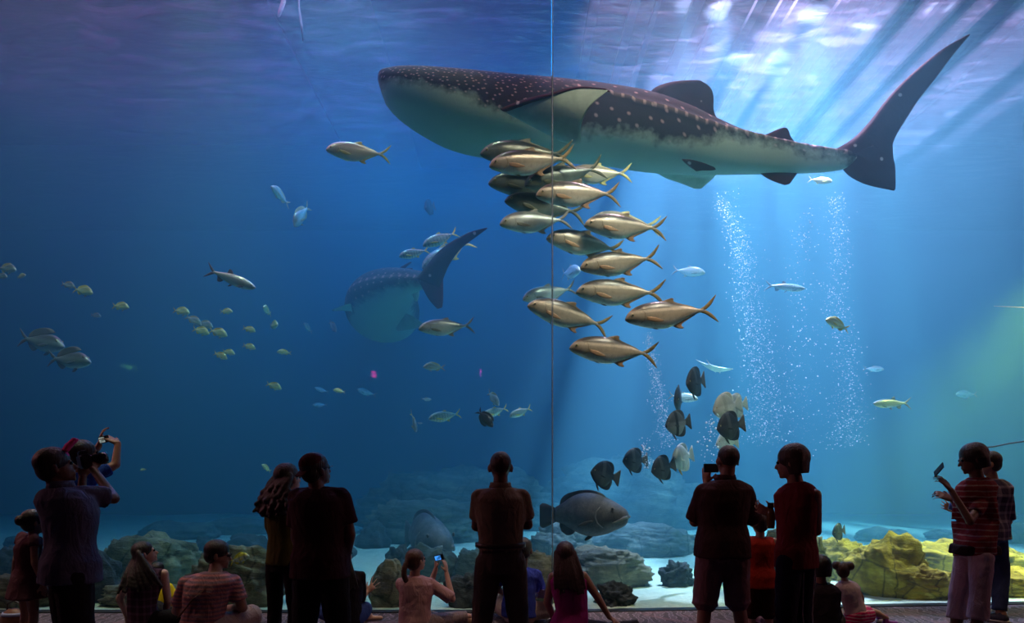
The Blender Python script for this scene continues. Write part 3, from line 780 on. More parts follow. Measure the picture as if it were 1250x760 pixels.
# batfish
BAT = dict(tb=.78, bend=.0,
    top=[(0, .0), (.02, .05), (.06, .14), (.12, .25), (.2, .36), (.32, .455), (.42, .47), (.55, .42), (.66, .27), (.72, .14), (.76, .10), (.78, .09)],
    bot=[(0, -.04), (.02, -.09), (.06, -.16), (.12, -.25), (.2, -.34), (.32, -.42), (.45, -.45), (.58, -.38), (.66, -.25), (.72, -.13), (.76, -.095), (.78, -.09)],
    wid=[(0, .015), (.05, .05), (.15, .085), (.3, .09), (.5, .065), (.7, .035), (.84, .018)],
    fins=[('tail_fin', [((.74, .10), (.76, -.09)), ((.78, .11), (.80, .10)), ((.86, .20), (.92, .15)), ((.93, .30), (.975, .26))][:1] + [((.74, .10), (.74, -.09)), ((.82, .155), (.82, -.145)), ((.90, .25), (.90, -.24)), ((.96, .31), (.965, -.30)), ((.985, .27), (.99, -.26))], [], .018),
          ('dorsal_fin', [((.26, .40), (.74, .11)), ((.36, .475), (.755, .19)), ((.48, .505), (.75, .28)), ((.58, .50), (.73, .36)), ((.65, .47), (.70, .42))], [], .018),
          ('anal_fin', [((.28, -.37), (.74, -.11)), ((.38, -.455), (.755, -.19)), ((.50, -.50), (.75, -.28)), ((.60, -.51), (.73, -.37)), ((.67, -.49), (.71, -.43))], [], .018)],
    eye=(.10, .07), eyer=.022, pec=(.30, -.04, .15), pelvic=[((.22, -.34), (.29, -.38)), ((.28, -.48), (.33, -.47)), ((.35, -.60), (.36, -.59))])
def sq(l, k): return [(a, b * k) for a, b in l]
BAT['top'] = sq(BAT['top'], .80); BAT['bot'] = sq(BAT['bot'], .80)
BAT['fins'] = [(n, [((a[0], a[1]*.8), (b[0], b[1]*.8)) for a, b in L], [[((a[0], a[1]*.8), (b[0], b[1]*.8)) for a, b in e] for e in ex], w) for n, L, ex, w in BAT['fins']]
BAT['pelvic'] = [((a[0], a[1]*.8), (b[0], b[1]*.8)) for a, b in BAT['pelvic']]; BAT['eye'] = (.10, .055)
B1 = dict(skin=fish_skin('dark_batfish_skin', (.02, .022, .03), (.045, .05, .06), (.06, .06, .065), .05, bars=(14, (.10, .105, .11), .6), rough=.6), fin=finm('black_fin', (.025, .025, .03)), tail_fin=finm('grey_brown_fin', (.12, .10, .08)), iris=iris_g)
B2 = dict(skin=fish_skin('grey_batfish_skin', (.12, .12, .12), (.26, .26, .25), (.34, .34, .32), .05, bars=(15, (.02, .02, .03), .95), rough=.6), fin=finm('grey_black_fin', (.07, .07, .07)), iris=iris_g)
B3 = dict(skin=fish_skin('pale_batfish_skin', (.48, .47, .42), (.72, .70, .62), (.80, .78, .68), .05, bars=(15, (.30, .28, .24), .5), rough=.6), fin=finm('pale_grey_fin', (.62, .60, .52)), pelvic_fin=finm('orange_pelvic_fin', (.8, .5, .1)), iris=iris_g)
bat_d = fish_proto('batfish', BAT, B1); bat_g = fish_proto('batfish', BAT, B2); bat_p = fish_proto('batfish', BAT, B3)
BG = 'batfish near the bubbles'
place(bat_d, (721, 575), (757, 584), 9.6, .2, 'dark grey batfish above the giant grouper, furthest left of the batfish', group=BG)
place(bat_d, (760, 562), (791, 561), 9.9, .2, 'black batfish, second from the left above the giant grouper', group=BG)
place(bat_d, (795, 575), (825, 566), 9.7, .2, 'black batfish overlapping the pale one, its tail raised', group=BG)
place(bat_p, (820, 563), (847, 553), 10.0, .3, 'pale batfish with yellow belly fin beside the kneeling row of dark ones', group=BG)
place(bat_g, (812, 519), (844, 514), 9.6, .2, 'grey batfish with a thick black bar through the head', group=BG)
place(bat_d, (838, 468), (861, 463), 9.6, .35, 'dark batfish just below the white ray, highest of the group', group=BG)
place(bat_d, (825, 490), (832, 484), 10.0, .45, 'thin looking dark batfish seen nearly head on', group=BG)
place(bat_p, (870, 501), (905, 492), 9.7, .2, 'large white batfish glowing in the light shaft', group=BG)
place(bat_p, (886, 497), (913, 492), 10.1, .2, 'white batfish hidden behind the large white one', group=BG)
place(bat_d, (875, 523), (910, 516), 9.4, .2, 'black batfish over the head of the man with the camera', group=BG)
place(bat_p, (874, 541), (902, 538), 10.2, .2, 'pale batfish half hidden behind the bald head of the man with the camera', group=BG)
place(bat_d, (1016, 651), (1032, 646), 9.8, .15, 'small dark round batfish above the yellow rock')
place(bat_d, (518, 254), (531, 251), 15.0, .3, 'blurred dark round fish in open water left of the school')

# arched small fish (porgies and grunts)
PORG = dict(tb=.84, bend=.06,
    top=[(0, .0), (.03, .04), (.08, .095), (.15, .155), (.25, .19), (.36, .185), (.5, .145), (.65, .085), (.76, .045), (.84, .032)],
    bot=[(0, -.03), (.03, -.055), (.1, -.09), (.2, -.12), (.35, -.14), (.5, -.13), (.65, -.08), (.76, -.042), (.84, -.032)],
    wid=[(0, .015), (.05, .04), (.15, .07), (.3, .075), (.5, .055), (.7, .028), (.84, .014)],
    fins=[('tail_fin', [((.80, .03), (.84, 0)), ((.87, .07), (.91, .03)), ((.95, .12), (.96, .09)), ((.995, .15), (1.0, .14))],
           [[((.80, -.03), (.84, .0)), ((.87, -.07), (.91, -.03)), ((.95, -.12), (.96, -.09)), ((.995, -.15), (1.0, -.14))]], .014),
          ('dorsal_fin', [((.22, .18), (.78, .03)), ((.30, .225), (.76, .09)), ((.42, .235), (.70, .145)), ((.55, .21), (.64, .18))], [], .010),
          ('anal_fin', [((.54, -.115), (.78, -.03)), ((.60, -.16), (.76, -.07)), ((.66, -.16), (.72, -.12))], [], .010)],
    eye=(.12, .065), eyer=.018, pec=(.27, -.02, .16), pelvic=[((.28, -.125), (.34, -.13)), ((.33, -.18), (.37, -.17)), ((.38, -.20), (.39, -.195))])
def pm(n, b, s, be, f, bars=None): return dict(skin=fish_skin(n, b, s, be, .15, bars=bars), fin=finm(n + '_fin', f), iris=iris_g)
por_y = fish_proto('porgy', PORG, pm('yellow_porgy_skin', (.42, .38, .12), (.72, .66, .30), (.8, .78, .5), (.7, .5, .05)))
por_g = fish_proto('porgy', PORG, pm('grey_porgy_skin', (.20, .20, .16), (.42, .42, .36), (.60, .60, .52), (.45, .32, .14)))
pork = fish_proto('porkfish', PORG, pm('striped_porkfish_skin', (.75, .60, .03), (.80, .78, .60), (.85, .82, .7), (.85, .62, .02), bars=(24, (.03, .03, .03), .5)))
snap = fish_proto('snapper', PORG | dict(top=[(a, b * .75) for a, b in PORG['top']]), pm('grey_snapper_skin', (.14, .13, .12), (.34, .33, .31), (.6, .6, .56), (.22, .18, .17)))
LG = 'small yellowish fish in the blue on the left'
def pg(proto, x, y, L, dirn, slope, d, label, group=LG, dd=.1):
    s = 1 if dirn == 'R' else -1
    place(proto, (x + s * L / 2, y + slope * L / 2), (x - s * L / 2, y - slope * L / 2), d, dd * L / 20, label, group=group)
pg(por_g, 8, 328, 24, 'R', .1, 12.0, 'dim porgy at the left edge of the window, larger of the two there')
pg(por_g, 2, 337, 14, 'R', .1, 12.5, 'dim porgy cut by the left edge, below a larger one')
pg(por_y, 26, 337, 11, 'R', -.3, 12.5, 'tiny bright yellow porgy near the left edge')
pg(por_g, 83, 348, 17, 'R', .25, 12.4, 'dim porgy right behind a brighter yellow one, touching its tail')
pg(por_y, 101, 355, 25, 'R', .2, 12.0, 'yellow porgy with a dim one at its tail, above the pair of snappers')
pg(por_y, 147, 374, 21, 'R', .1, 12.0, 'yellow porgy alone to the right of the touching pair')
pg(por_g, 117, 385, 13, 'R', .15, 14.5, 'very dim porgy below the touching pair')
pg(por_y, 221, 380, 21, 'R', .15, 12.3, 'yellow porgy leading the dense cluster at its upper left')
pg(por_g, 236, 391, 20, 'R', .55, 12.7, 'greyish porgy diving into the dense cluster')
pg(por_g, 250, 396, 20, 'R', .3, 12.9, 'greyish porgy in the middle of the dense cluster')
pg(por_y, 245, 404, 21, 'R', .3, 12.2, 'brightest yellow porgy, lowest in the dense cluster')
pg(por_y, 266, 406, 23, 'R', .3, 12.1, 'yellow porgy at the right end of the dense cluster')
pg(por_y, 276, 380, 16, 'R', .0, 12.5, 'yellow porgy alone above the right end of the dense cluster')
pg(por_y, 304, 402, 16, 'R', .3, 12.5, 'yellow porgy, upper of two stacked to the right of the cluster')
pg(por_y, 304, 423, 16, 'R', .3, 12.6, 'reddish yellow porgy, lower of two stacked to the right of the cluster')
pg(por_y, 269, 434, 17, 'R', .45, 12.1, 'porgy in front of the low pair under the dense cluster')
pg(por_y, 279, 430, 16, 'R', .25, 12.8, 'porgy behind in the low pair under the dense cluster')
pg(por_y, 326, 379, 9, 'L', -1.0, 12.5, 'little orange fish turning away, upper of two', dd=.8)
pg(por_y, 334, 397, 10, 'R', -.2, 12.6, 'little orange fish turning away, lower of two', dd=.6)
pg(por_y, 347, 430, 18, 'L', -.1, 12.3, 'yellow porgy facing left, alone right of the low pair')
pg(por_y, 334, 471, 19, 'R', .35, 12.3, 'yellow porgy lowest on the left side, under the left facing one')
pg(por_g, 376, 400, 10, 'L', -1.2, 17, 'faint hazy fish seen end on, left of two', 'faint hazy fish far back', dd=.6)
pg(por_g, 406, 398, 9, 'R', 1.4, 17, 'faint hazy fish seen end on, right of two', 'faint hazy fish far back', dd=.6)
pg(silver, 393, 476, 18, 'L', -.3, 19, 'faint hazy fish left of a small yellow one, upper of two', 'faint hazy fish far back')
pg(silver, 391, 494, 19, 'L', 0, 20, 'faint hazy fish left of a small yellow one, lower of two', 'faint hazy fish far back')
pg(por_y, 414, 477, 15, 'L', -.2, 12.8, 'small yellow porgy below and left of the magenta light')
pg(silver, 448, 479, 24, 'L', -.3, 18, 'faint blue hazy fish right under the magenta light', 'faint hazy fish far back')
pg(por_g, 530, 448, 27, 'L', -.05, 11.8, 'greenish grouper-like porgy alone under the lone silver jack', None)
pg(silver, 520, 487, 13, 'R', .1, 14.5, 'tiny pale fish above the left of the three trevallies', None)
pg(por_g, 602, 486, 14, 'R', 1.2, 12.5, 'small pinkish fish diving above the dark surgeonfish', None, dd=.5)
pg(silver, 512, 516, 8, 'R', .1, 17, 'tiny hazy fish beside the nose down trevally', None)
pg(por_y, 175, 573, 8, 'L', .2, 12, 'tiny yellow fish low between the photographers and the curly haired woman', None)
pg(por_y, 325, 571, 11, 'L', -.8, 12, 'tiny yellow fish beside the curly haired woman', None, dd=.3)
pg(por_g, 342, 239, 22, 'L', -1.1, 12.2, 'pale fish swimming steeply down left of the big shark, upper of two', None, dd=.4)
pg(por_g, 368, 263, 18, 'L', 1.4, 12.8, 'pale fish seen end on left of the big shark, lower of two', None, dd=.5)
pg(snap, 50, 417, 58, 'R', .2, 11.2, 'grey brown snapper, upper of the two large fish on the left', 'pair of snappers on the left')
pg(snap, 84, 439, 54, 'R', .08, 10.8, 'pale silver snapper, lower of the two large fish on the left', 'pair of snappers on the left')
pg(por_y, 1022, 396, 28, 'L', -.45, 10.4, 'bright yellow fish alone in the light on the right', None)
pg(pale_j, 1001, 220, 30, 'R', .1, 11.5, 'small pale jack under the tail of the big whale shark', None)
pg(silver, 1066, 450, 26, 'R', .05, 15, 'pale hazy fish on the right above the single silver fish', None)
pg(silver, 1180, 481, 26, 'L', 0, 19, 'barely visible pale fish far back on the right', None)
pg(pork, 292, 682, 24, 'R', -.35, 8.62, 'yellow and black striped porkfish by the face of the seated man with glasses', None)

# tarpon: long silver body
TAR = dict(tb=.84, bend=.06,
    top=[(0, .01), (.05, .035), (.12, .062), (.25, .088), (.4, .092), (.55, .078), (.7, .045), (.78, .028), (.84, .022)],
    bot=[(0, -.01), (.04, -.045), (.12, -.078), (.25, -.100), (.4, -.098), (.55, -.078), (.7, -.042), (.78, -.024), (.84, -.02)],
    wid=[(0, .012), (.05, .03), (.15, .045), (.35, .052), (.6, .034), (.84, .010)],
    fins=[('tail_fin', [((.80, .02), (.86, 0)), ((.87, .06), (.90, .025)), ((.94, .105), (.95, .08)), ((.99, .135), (.995, .13))],
           [[((.80, -.02), (.86, 0)), ((.87, -.06), (.90, -.025)), ((.94, -.105), (.95, -.08)), ((.99, -.135), (.995, -.13))]], .012),
          ('dorsal_fin', [((.46, .084), (.58, .07)), ((.50, .13), (.58, .09)), ((.55, .15), (.57, .14))], [], .010),
          ('anal_fin', [((.60, -.07), (.74, -.032)), ((.64, -.11), (.73, -.06)), ((.69, -.125), (.72, -.11))], [], .010)],
    eye=(.07, .015), eyer=.014, pec=(.20, -.06, .10), pelvic=[((.42, -.095), (.46, -.095)), ((.46, -.13), (.48, -.125)), ((.49, -.14), (.495, -.138))])
tar1 = fish_proto('tarpon', TAR, dict(skin=fish_skin('rosy_tarpon_skin', (.20, .16, .18), (.50, .46, .46), (.75, .74, .68), .3), fin=finm('dark_rosy_fin', (.12, .06, .09)), iris=iris_g))
tar2 = fish_proto('tarpon', TAR, dict(skin=fish_skin('silver_tarpon_skin', (.12, .16, .16), (.36, .40, .38), (.6, .66, .58), .2), fin=finm('slate_fin', (.12, .16, .18)), iris=iris_g))
place(tar1, (312, 351), (250, 328), 10.2, .1, 'rosy silver tarpon diving to the right on the left side')
place(tar2, (983, 352), (933, 348), 12.5, .2, 'dark backed tarpon in the light shafts, right of the pale one')
place(silver, (861, 333), (820, 329), 13.5, .2, 'pale ghostly fish in the light shaft right of the school')
place(tar2, (1066, 492), (1112, 492), 11.0, .2, 'slim silver fish facing left, low on the right')
place(silver, (852, 487), (815, 482), 11.5, .2, 'silvery fish crossing behind the thin looking batfish')

# surgeonfish
SUR = dict(BAT); SUR.update(tb=.84, top=[(a, b * .55) for a, b in BAT['top']], bot=[(a, b * .55) for a, b in BAT['bot']],
    fins=[('tail_fin', [((.80, .035), (.82, 0)), ((.87, .09), (.92, .03)), ((.95, .15), (.97, .11)), ((.995, .2), (1.0, .195))], [[((.80, -.035), (.82, 0)), ((.87, -.09), (.92, -.03)), ((.95, -.15), (.97, -.11)), ((.995, -.2), (1.0, -.195))]], .014),
          ('dorsal_fin', [((.14, .17), (.80, .03)), ((.25, .27), (.80, .09)), ((.45, .30), (.78, .14)), ((.66, .23), (.74, .19))], [], .014),
          ('anal_fin', [((.22, -.19), (.80, -.03)), ((.32, -.27), (.80, -.09)), ((.5, -.29), (.78, -.14)), ((.66, -.23), (.74, -.18))], [], .014)])
SUR.pop('pelvic', None)
sur = fish_proto('surgeonfish', SUR, dict(skin=fish_skin('dark_surgeon_skin', (.03, .025, .03), (.05, .035, .04), (.05, .04, .045), .05), fin=finm('charcoal_fin', (.03, .03, .035)), iris=iris_g))
place(sur, (602, 521), (583, 500), 10.4, .1, 'dark oval surgeonfish nose down above the standing man in khaki')

# giant grouper
GRP = dict(tb=.80, bend=.10,
    top=[(0, .012), (.02, .045), (.08, .085), (.15, .122), (.25, .165), (.38, .20), (.5, .20), (.62, .165), (.72, .11), (.80, .075)],
    bot=[(0, -.045), (.02, -.085), (.07, -.115), (.15, -.145), (.25, -.18), (.4, -.20), (.52, -.18), (.64, -.13), (.73, -.085), (.80, -.07)],
    wid=[(0, .04), (.04, .08), (.12, .12), (.25, .15), (.4, .15), (.55, .11), (.7, .055), (.80, .03)],
    fins=[('tail_fin', [((.77, .07), (.77, -.065)), ((.83, .085), (.83, -.09)), ((.90, .115), (.90, -.125)), ((.96, .125), (.96, -.145)), ((.995, .10), (1.0, -.12))], [], .03),
          ('dorsal_fin', [((.22, .17), (.76, .09)), ((.28, .225), (.74, .16)), ((.40, .262), (.70, .205)), ((.52, .262), (.64, .235))], [], .03),
          ('anal_fin', [((.56, -.16), (.76, -.07)), ((.62, -.21), (.76, -.12)), ((.68, -.22), (.74, -.18))], [], .025)],
    eye=(.13, .065), eyer=.019, eyeoff=1.0, pec=(.34, -.06, .15), pelvic=[((.34, -.18), (.40, -.19)), ((.40, -.24), (.45, -.23)), ((.46, -.275), (.48, -.265))])
GRP['top'] = [(a, b * 1.16) for a, b in GRP['top']]; GRP['bot'] = [(a, b * 1.14) for a, b in GRP['bot']]
t = NT('mottled_grouper_skin'); c_ = t.coord()
n1 = t.noise(c_, 9, 6, 0.75); n2 = t.noise(c_, 40, 4, 0.8)
cc = t.ramp(n1, [(0.3, (.045, .042, .048)), (0.55, (.12, .11, .115)), (0.75, (.21, .19, .19))])
cc = t.mix(t.ramp(n2, [(0.5, 0.0), (0.62, 0.55)]), cc, (.04, .035, .04))
grp_m = t.princ(cc, .6, t.bump(n2, .4, .01))
grp = fish_proto('grouper', GRP, dict(skin=grp_m, fin=plain('grouper_fin', (.055, .05, .055), .6, .4, 40), iris=plain('brown_iris', (.12, .08, .05), .3)))
# lips, jaw line and gill cover
lip = plain('grouper_lip', (.20, .18, .17), .5, .3, 30)
for sg in (1, -1):
    pts = [Vector((.5 - s_, sg * (cinterp(GRP['wid'], s_) * .97 + .003), z)) for s_, z in ((.0, -.022), (.03, -.03), (.06, -.048), (.10, -.066), (.14, -.078))]
    tube('lip', pts, [.016, .017, .014, .010, .004], lip, grp)
    pts = [Vector((.5 - s_, sg * (cinterp(GRP['wid'], s_) * k_ + .001), z)) for s_, z, k_ in ((.26, .09, .88), (.30, .04, .97), (.31, -.02, 1.0), (.29, -.08, .95), (.24, -.13, .75))]
    tube('gill_cover', pts, [.004, .009, .010, .009, .004], lip, grp)
place(grp, (767, 628), (657, 628), 9.5, .5, 'giant mottled grey grouper with heavy jaw near the seated woman in magenta')
place(grp, (546, 664), (490, 650), 11.6, 1.6, 'bluish grouper turned away, behind the girl holding up a camera')

# rays
def ray(name, c, span, mat, mat2, rot, tail_l=1.0):
    r = empty(name, c, rot)
    N = 18; rings = []
    for i in range(N + 1):          # from snout to tail base along -X
        s = i / N; x = .42 - .85 * s
        w_ = cinterp([(0, .02), (.12, .16), (.3, .46), (.45, .62), (.55, .58), (.7, .28), (.85, .12), (1, .04)], s)
        h_ = cinterp([(0, .01), (.2, .06), (.45, .075), (.7, .05), (1, .015)], s)
        ring = []
        for k in range(24):
            a = 2 * pi * k / 24; u = cos(a)
            y = w_ * u; z = h_ * sin(a) * max(.08, 1 - abs(u)) ** .5 + .28 * abs(y) ** 1.8
            ring.append(Vector((x - .10 * abs(y), y, z)))
        rings.append(ring)
    loft('disc', [[p * span for p in rg] for rg in rings], mat, r)
    tube('tail', [Vector((-.40, 0, 0)) * span, Vector((-.6, .0, .01)) * span, Vector((-.9 * tail_l, .02, .03)) * span, Vector((-1.3 * tail_l, .03, .05)) * span], [.02 * span, .014 * span, .008 * span, .003 * span], mat2, r)
    for sg in (1, -1):
        tube('head_lobe', [Vector((.38, sg * .07, 0)) * span, Vector((.46, sg * .09, .0)) * span, Vector((.53, sg * .07, -.02)) * span], [.025 * span, .02 * span, .008 * span], mat, r)
    return r
ray_m = plain('white_ray_skin', (.78, .82, .72), .6, .2, 20); ray_d = plain('ray_back_skin', (.35, .38, .35), .6, .2, 20)
rr = ray('ray', at(871, 449, 12.0), 0.52, ray_m, ray_m, (radians(18), radians(8), radians(60)), .6)
tag(rr, 'white ray with upturned wings gliding above the batfish', 'ray')
rr = ray('ray', at(1310, 377, 9.9), 0.62, ray_m, ray_m, (0, 0, radians(3)), 1.35)
tag(rr, 'ray at the right edge of the window showing only its thin white tail', 'ray')

# ------------------------------------------------------------------ bubbles
bub_m = NT('air_bubble'); p_ = bub_m.add('BsdfPrincipled', Roughness=0.15); bub_m.put(p_.inputs['Base Color'], (.9, .95, 1.0)); bub_m = bub_m.surf(p_)
ico = bmesh.new(); bmesh.ops.create_icosphere(ico, subdivisions=1, radius=1.0)
icov = [v.co.copy() for v in ico.verts]; icof = [tuple(v.index for v in f.verts) for f in ico.faces]; ico.free()
def plume(path, d, n, spread, r0, r1, label, seed):
    rg = random.Random(seed); vs = []; fs = []
    for i in range(n):
        t_ = rg.random(); k = t_ * (len(path) - 1); a = int(min(k, len(path) - 2)); f = k - a
        px = lerp(path[a][0], path[a+1][0], f); py = lerp(path[a][1], path[a+1][1], f)
        c = at(px, py, d) + Vector((rg.gauss(0, spread * (.5 + .9 * (1 - t_))), rg.gauss(0, spread), rg.gauss(0, .05)))
        r = r0 + (r1 - r0) * rg.random() ** 4
        b = len(vs); vs += [tuple(c + v * r) for v in icov]; fs += [tuple(b + q for q in ff) for ff in icof]
    o = mesh_obj('bubbles', vs, fs, bub_m)
    tag(o, label, 'bubbles', kind='stuff')
plume([(815, 545), (806, 500), (800, 455), (790, 410)], 10.8, 1100, .06, .003, .009, 'thin column of fine bubbles left of the batfish', 1)
plume([(930, 540), (935, 490), (925, 430), (915, 370), (905, 300), (880, 240)], 11.5, 2800, .15, .003, .011, 'wide stream of bubbles rising right of the white batfish', 2)
plume([(868, 560), (866, 535), (872, 510)], 9.8, 70, .07, .006, .020, 'coarse bubbles beside the man with the camera', 3)
plume([(797, 572), (791, 552), (785, 540)], 9.9, 60, .05, .006, .018, 'small burst of bubbles between the black batfish', 4)
plume([(1034, 545), (1038, 500), (1034, 440), (1020, 370), (1025, 300), (1018, 240)], 12.2, 1700, .13, .003, .011, 'faint stream of bubbles behind the bright yellow fish', 5)
plume([(985, 560), (980, 480), (985, 400), (975, 320), (985, 260)], 11.6, 500, .16, .003, .014, 'scattered bubbles between the two bubble streams on the right', 6)

# ropes and cable
rope_m = plain('wet_rope', (.45, .42, .36), .8, .4, 60)
rp = tube('rope', [at(346, -60, 12), at(344, -30, 12), at(346, 2, 12), at(342, 14, 12), at(340, 20, 12)], [.03, .035, .04, .035, .02], rope_m)
tag(rp, 'pale rope hanging down through the surface at the top left, longer left one', 'rope')
rp = tube('rope', [at(364, -40, 12), at(365, 10, 12), at(368, 30, 12), at(370, 50, 12)], [.012, .015, .02, .01], plain('old_rope', (.16, .13, .16), .8))
tag(rp, 'thin dark rope hanging just right of the pale rope', 'rope')
cb = tube('cable', [at(1195, 546.5, 9.6), at(1212, 545, 9.6), at(1232, 541, 9.6), at(1250, 538.5, 9.6), at(1290, 530, 9.6)], .010, plain('dark_cable', (.03, .05, .05), .6))
tag(cb, 'thin dark cable crossing the water behind the woman with the phone', 'cable')
# ------------------------------------------------------------------ figures
class Raw:
    """closed shells gathered into one mesh, then fused into one continuous skin"""
    def __init__(s): s.v = []; s.f = []
    def rings(s, rr):
        b = len(s.v); n = len(rr[0])
        for r in rr: s.v += [tuple(p) for p in r]
        for i in range(len(rr) - 1):
            for k in range(n):
                k2 = (k + 1) % n
                s.f.append((b+i*n+k, b+(i+1)*n+k, b+(i+1)*n+k2, b+i*n+k2))
        s.f.append(tuple(b + k for k in range(n))); s.f.append(tuple(b + (len(rr)-1)*n + k for k in reversed(range(n))))
    def cone(s, A, B, ra, rb, flat=False, n=14, sq=1.0, ax=None):
        A = Vector(A); B = Vector(B); d = B - A; L = d.length
        if L < 1e-5: d = Vector((0, 0, 1e-4)); L = 1e-4
        d = d / L
        if ax is not None:
            u = Vector(ax); u = u - d * u.dot(d)
            u = u.normalized() if u.length > .05 else d.orthogonal().normalized()
        else: u = d.orthogonal().normalized()
        w = d.cross(u); rr = []
        st = []
        if not flat:
            for k in range(5):
                a = pi/2 * k / 5; st.append((-cos(a) * ra, max(.04, sin(a)) * ra))
        st += [(0, ra), (L * .33, lerp(ra, rb, .33)), (L * .66, lerp(ra, rb, .66)), (L, rb)]
        if not flat:
            for k in range(1, 6):
                a = pi/2 * k / 5; st.append((L + sin(a) * rb, max(.04, cos(a)) * rb))
        for t_, r in st:
            rr.append([A + d * t_ + u * cos(2*pi*k/n) * r + w * sin(2*pi*k/n) * r * sq for k in range(n)])
        s.rings(rr)
    def ell(s, c, ex, ey, ez, n=18):
        """ellipsoid from three half-axis vectors"""
        c = Vector(c); rr = []
        for i in range(1, 12):
            a = pi * i / 12
            rr.append([c + ez * cos(a) + (ex * cos(2*pi*k/n) + ey * sin(2*pi*k/n)) * sin(a) for k in range(n)])
        s.rings(rr)
    def loft(s, secs, n=24, e=2.4):
        """secs: (centre, side vector, front vector); a rounded box section"""
        rr = []
        for c, a, b in secs:
            ring = []
            for k in range(n):
                t_ = 2*pi*k/n; x = math.copysign(abs(cos(t_)) ** (2/e), cos(t_)); y = math.copysign(abs(sin(t_)) ** (2/e), sin(t_))
                ring.append(Vector(c) + Vector(a) * x + Vector(b) * y)
            rr.append(ring)
        s.rings(rr)
    def build(s, name, mat, parent, voxel=.009, smooth=3, disp=0.0, off=None):
        o = mesh_obj(name, s.v, s.f, mat, parent)
        bm = bmesh.new(); bm.from_mesh(o.data); bmesh.ops.recalc_face_normals(bm, faces=bm.faces); bm.to_mesh(o.data); bm.free()
        m = o.modifiers.new('fuse', 'REMESH'); m.mode = 'VOXEL'; m.voxel_size = voxel; m.use_smooth_shade = True
        m = o.modifiers.new('soft', 'SMOOTH'); m.iterations = smooth; m.factor = .5
        if disp:
            m = o.modifiers.new('folds', 'DISPLACE'); m.texture = FOLD; m.strength = disp; m.mid_level = .5; m.texture_coords = 'LOCAL'
        # keep the fused result as the object's own mesh
        dg = bpy.context.evaluated_depsgraph_get(); dg.update()
        me = bpy.data.meshes.new_from_object(o.evaluated_get(dg))
        o.modifiers.clear(); old = o.data; o.data = me; bpy.data.meshes.remove(old)
        me.polygons.foreach_set('use_smooth', [True] * len(me.polygons))
        if not me.materials: me.materials.append(mat)
        return o
FOLD = bpy.data.textures.new('cloth_folds', 'CLOUDS'); FOLD.noise_scale = 0.11; FOLD.noise_depth = 2

def cloth(name, c, stripes=None, plaid=None, rough=.9):
    if name in _cache: return _cache[name]
    t = NT(name); co = t.coord(); n = t.noise(co, 9, 4, .6)
    col = t.mix(n, tuple(x * .8 for x in c), tuple(min(1, x * 1.2) for x in c))
    if stripes:
        f, c2, w_ = stripes
        sp = t.add('SeparateXYZ', i0=co)
        z = t.math('ADD', sp.outputs[2], t.math('MULTIPLY', n, .02))
        s = t.ramp(t.math('FRACT', t.math('MULTIPLY', z, f)), [(w_ - .06, 0.0), (w_, 1.0)])
        col = t.mix(s, col, c2)
    if plaid:
        f, c2 = plaid
        sp = t.add('SeparateXYZ', i0=co)
        a = t.ramp(t.math('FRACT', t.math('MULTIPLY', sp.outputs[2], f)), [(.65, 0.0), (.72, 1.0)])
        xy = t.math('ADD', sp.outputs[0], t.math('MULTIPLY', sp.outputs[1], .6))
        b = t.ramp(t.math('FRACT', t.math('MULTIPLY', xy, f)), [(.65, 0.0), (.72, 1.0)])
        col = t.mix(t.math('MULTIPLY', t.math('ADD', a, b), .5), col, c2)
    wv = t.noise(co, 190, 2); fo = t.noise(t.coord('Object', (5, 5, 2.2)), 2.2, 4, .6, 1.2)
    h = t.math('ADD', t.math('MULTIPLY', wv, .04), fo)
    m = t.princ(col, rough, t.bump(h, .7, .035), **{'Specular__IOR__Level': .2})
    _cache[name] = m; return m
SKIN_D = plain('dark_brown_skin', (.13, .065, .04), .5, .2, 60)
SKIN_M = plain('brown_skin', (.32, .17, .11), .5, .2, 60)
SKIN_L = plain('light_skin', (.52, .32, .24), .5, .2, 60)
def hairm(name, c):
    if name in _cache: return _cache[name]
    t = NT(name); co = t.coord('Object', (60, 60, 6)); n = t.noise(co, 1.5, 3, .6, .4)
    col = t.mix(n, tuple(x * .5 for x in c), tuple(x * 1.6 for x in c))
    m = t.princ(col, .5, t.bump(n, .8, .01)); _cache[name] = m; return m
H_BLK = hairm('black_hair', (.012, .009, .008)); H_BRN = hairm('dark_brown_hair', (.035, .018, .012)); H_RED = hairm('auburn_brown_hair', (.07, .03, .018))
shoe_m = plain('dark_shoe', (.03, .03, .035), .6)
sole_m = plain('white_sole', (.5, .5, .5), .6)

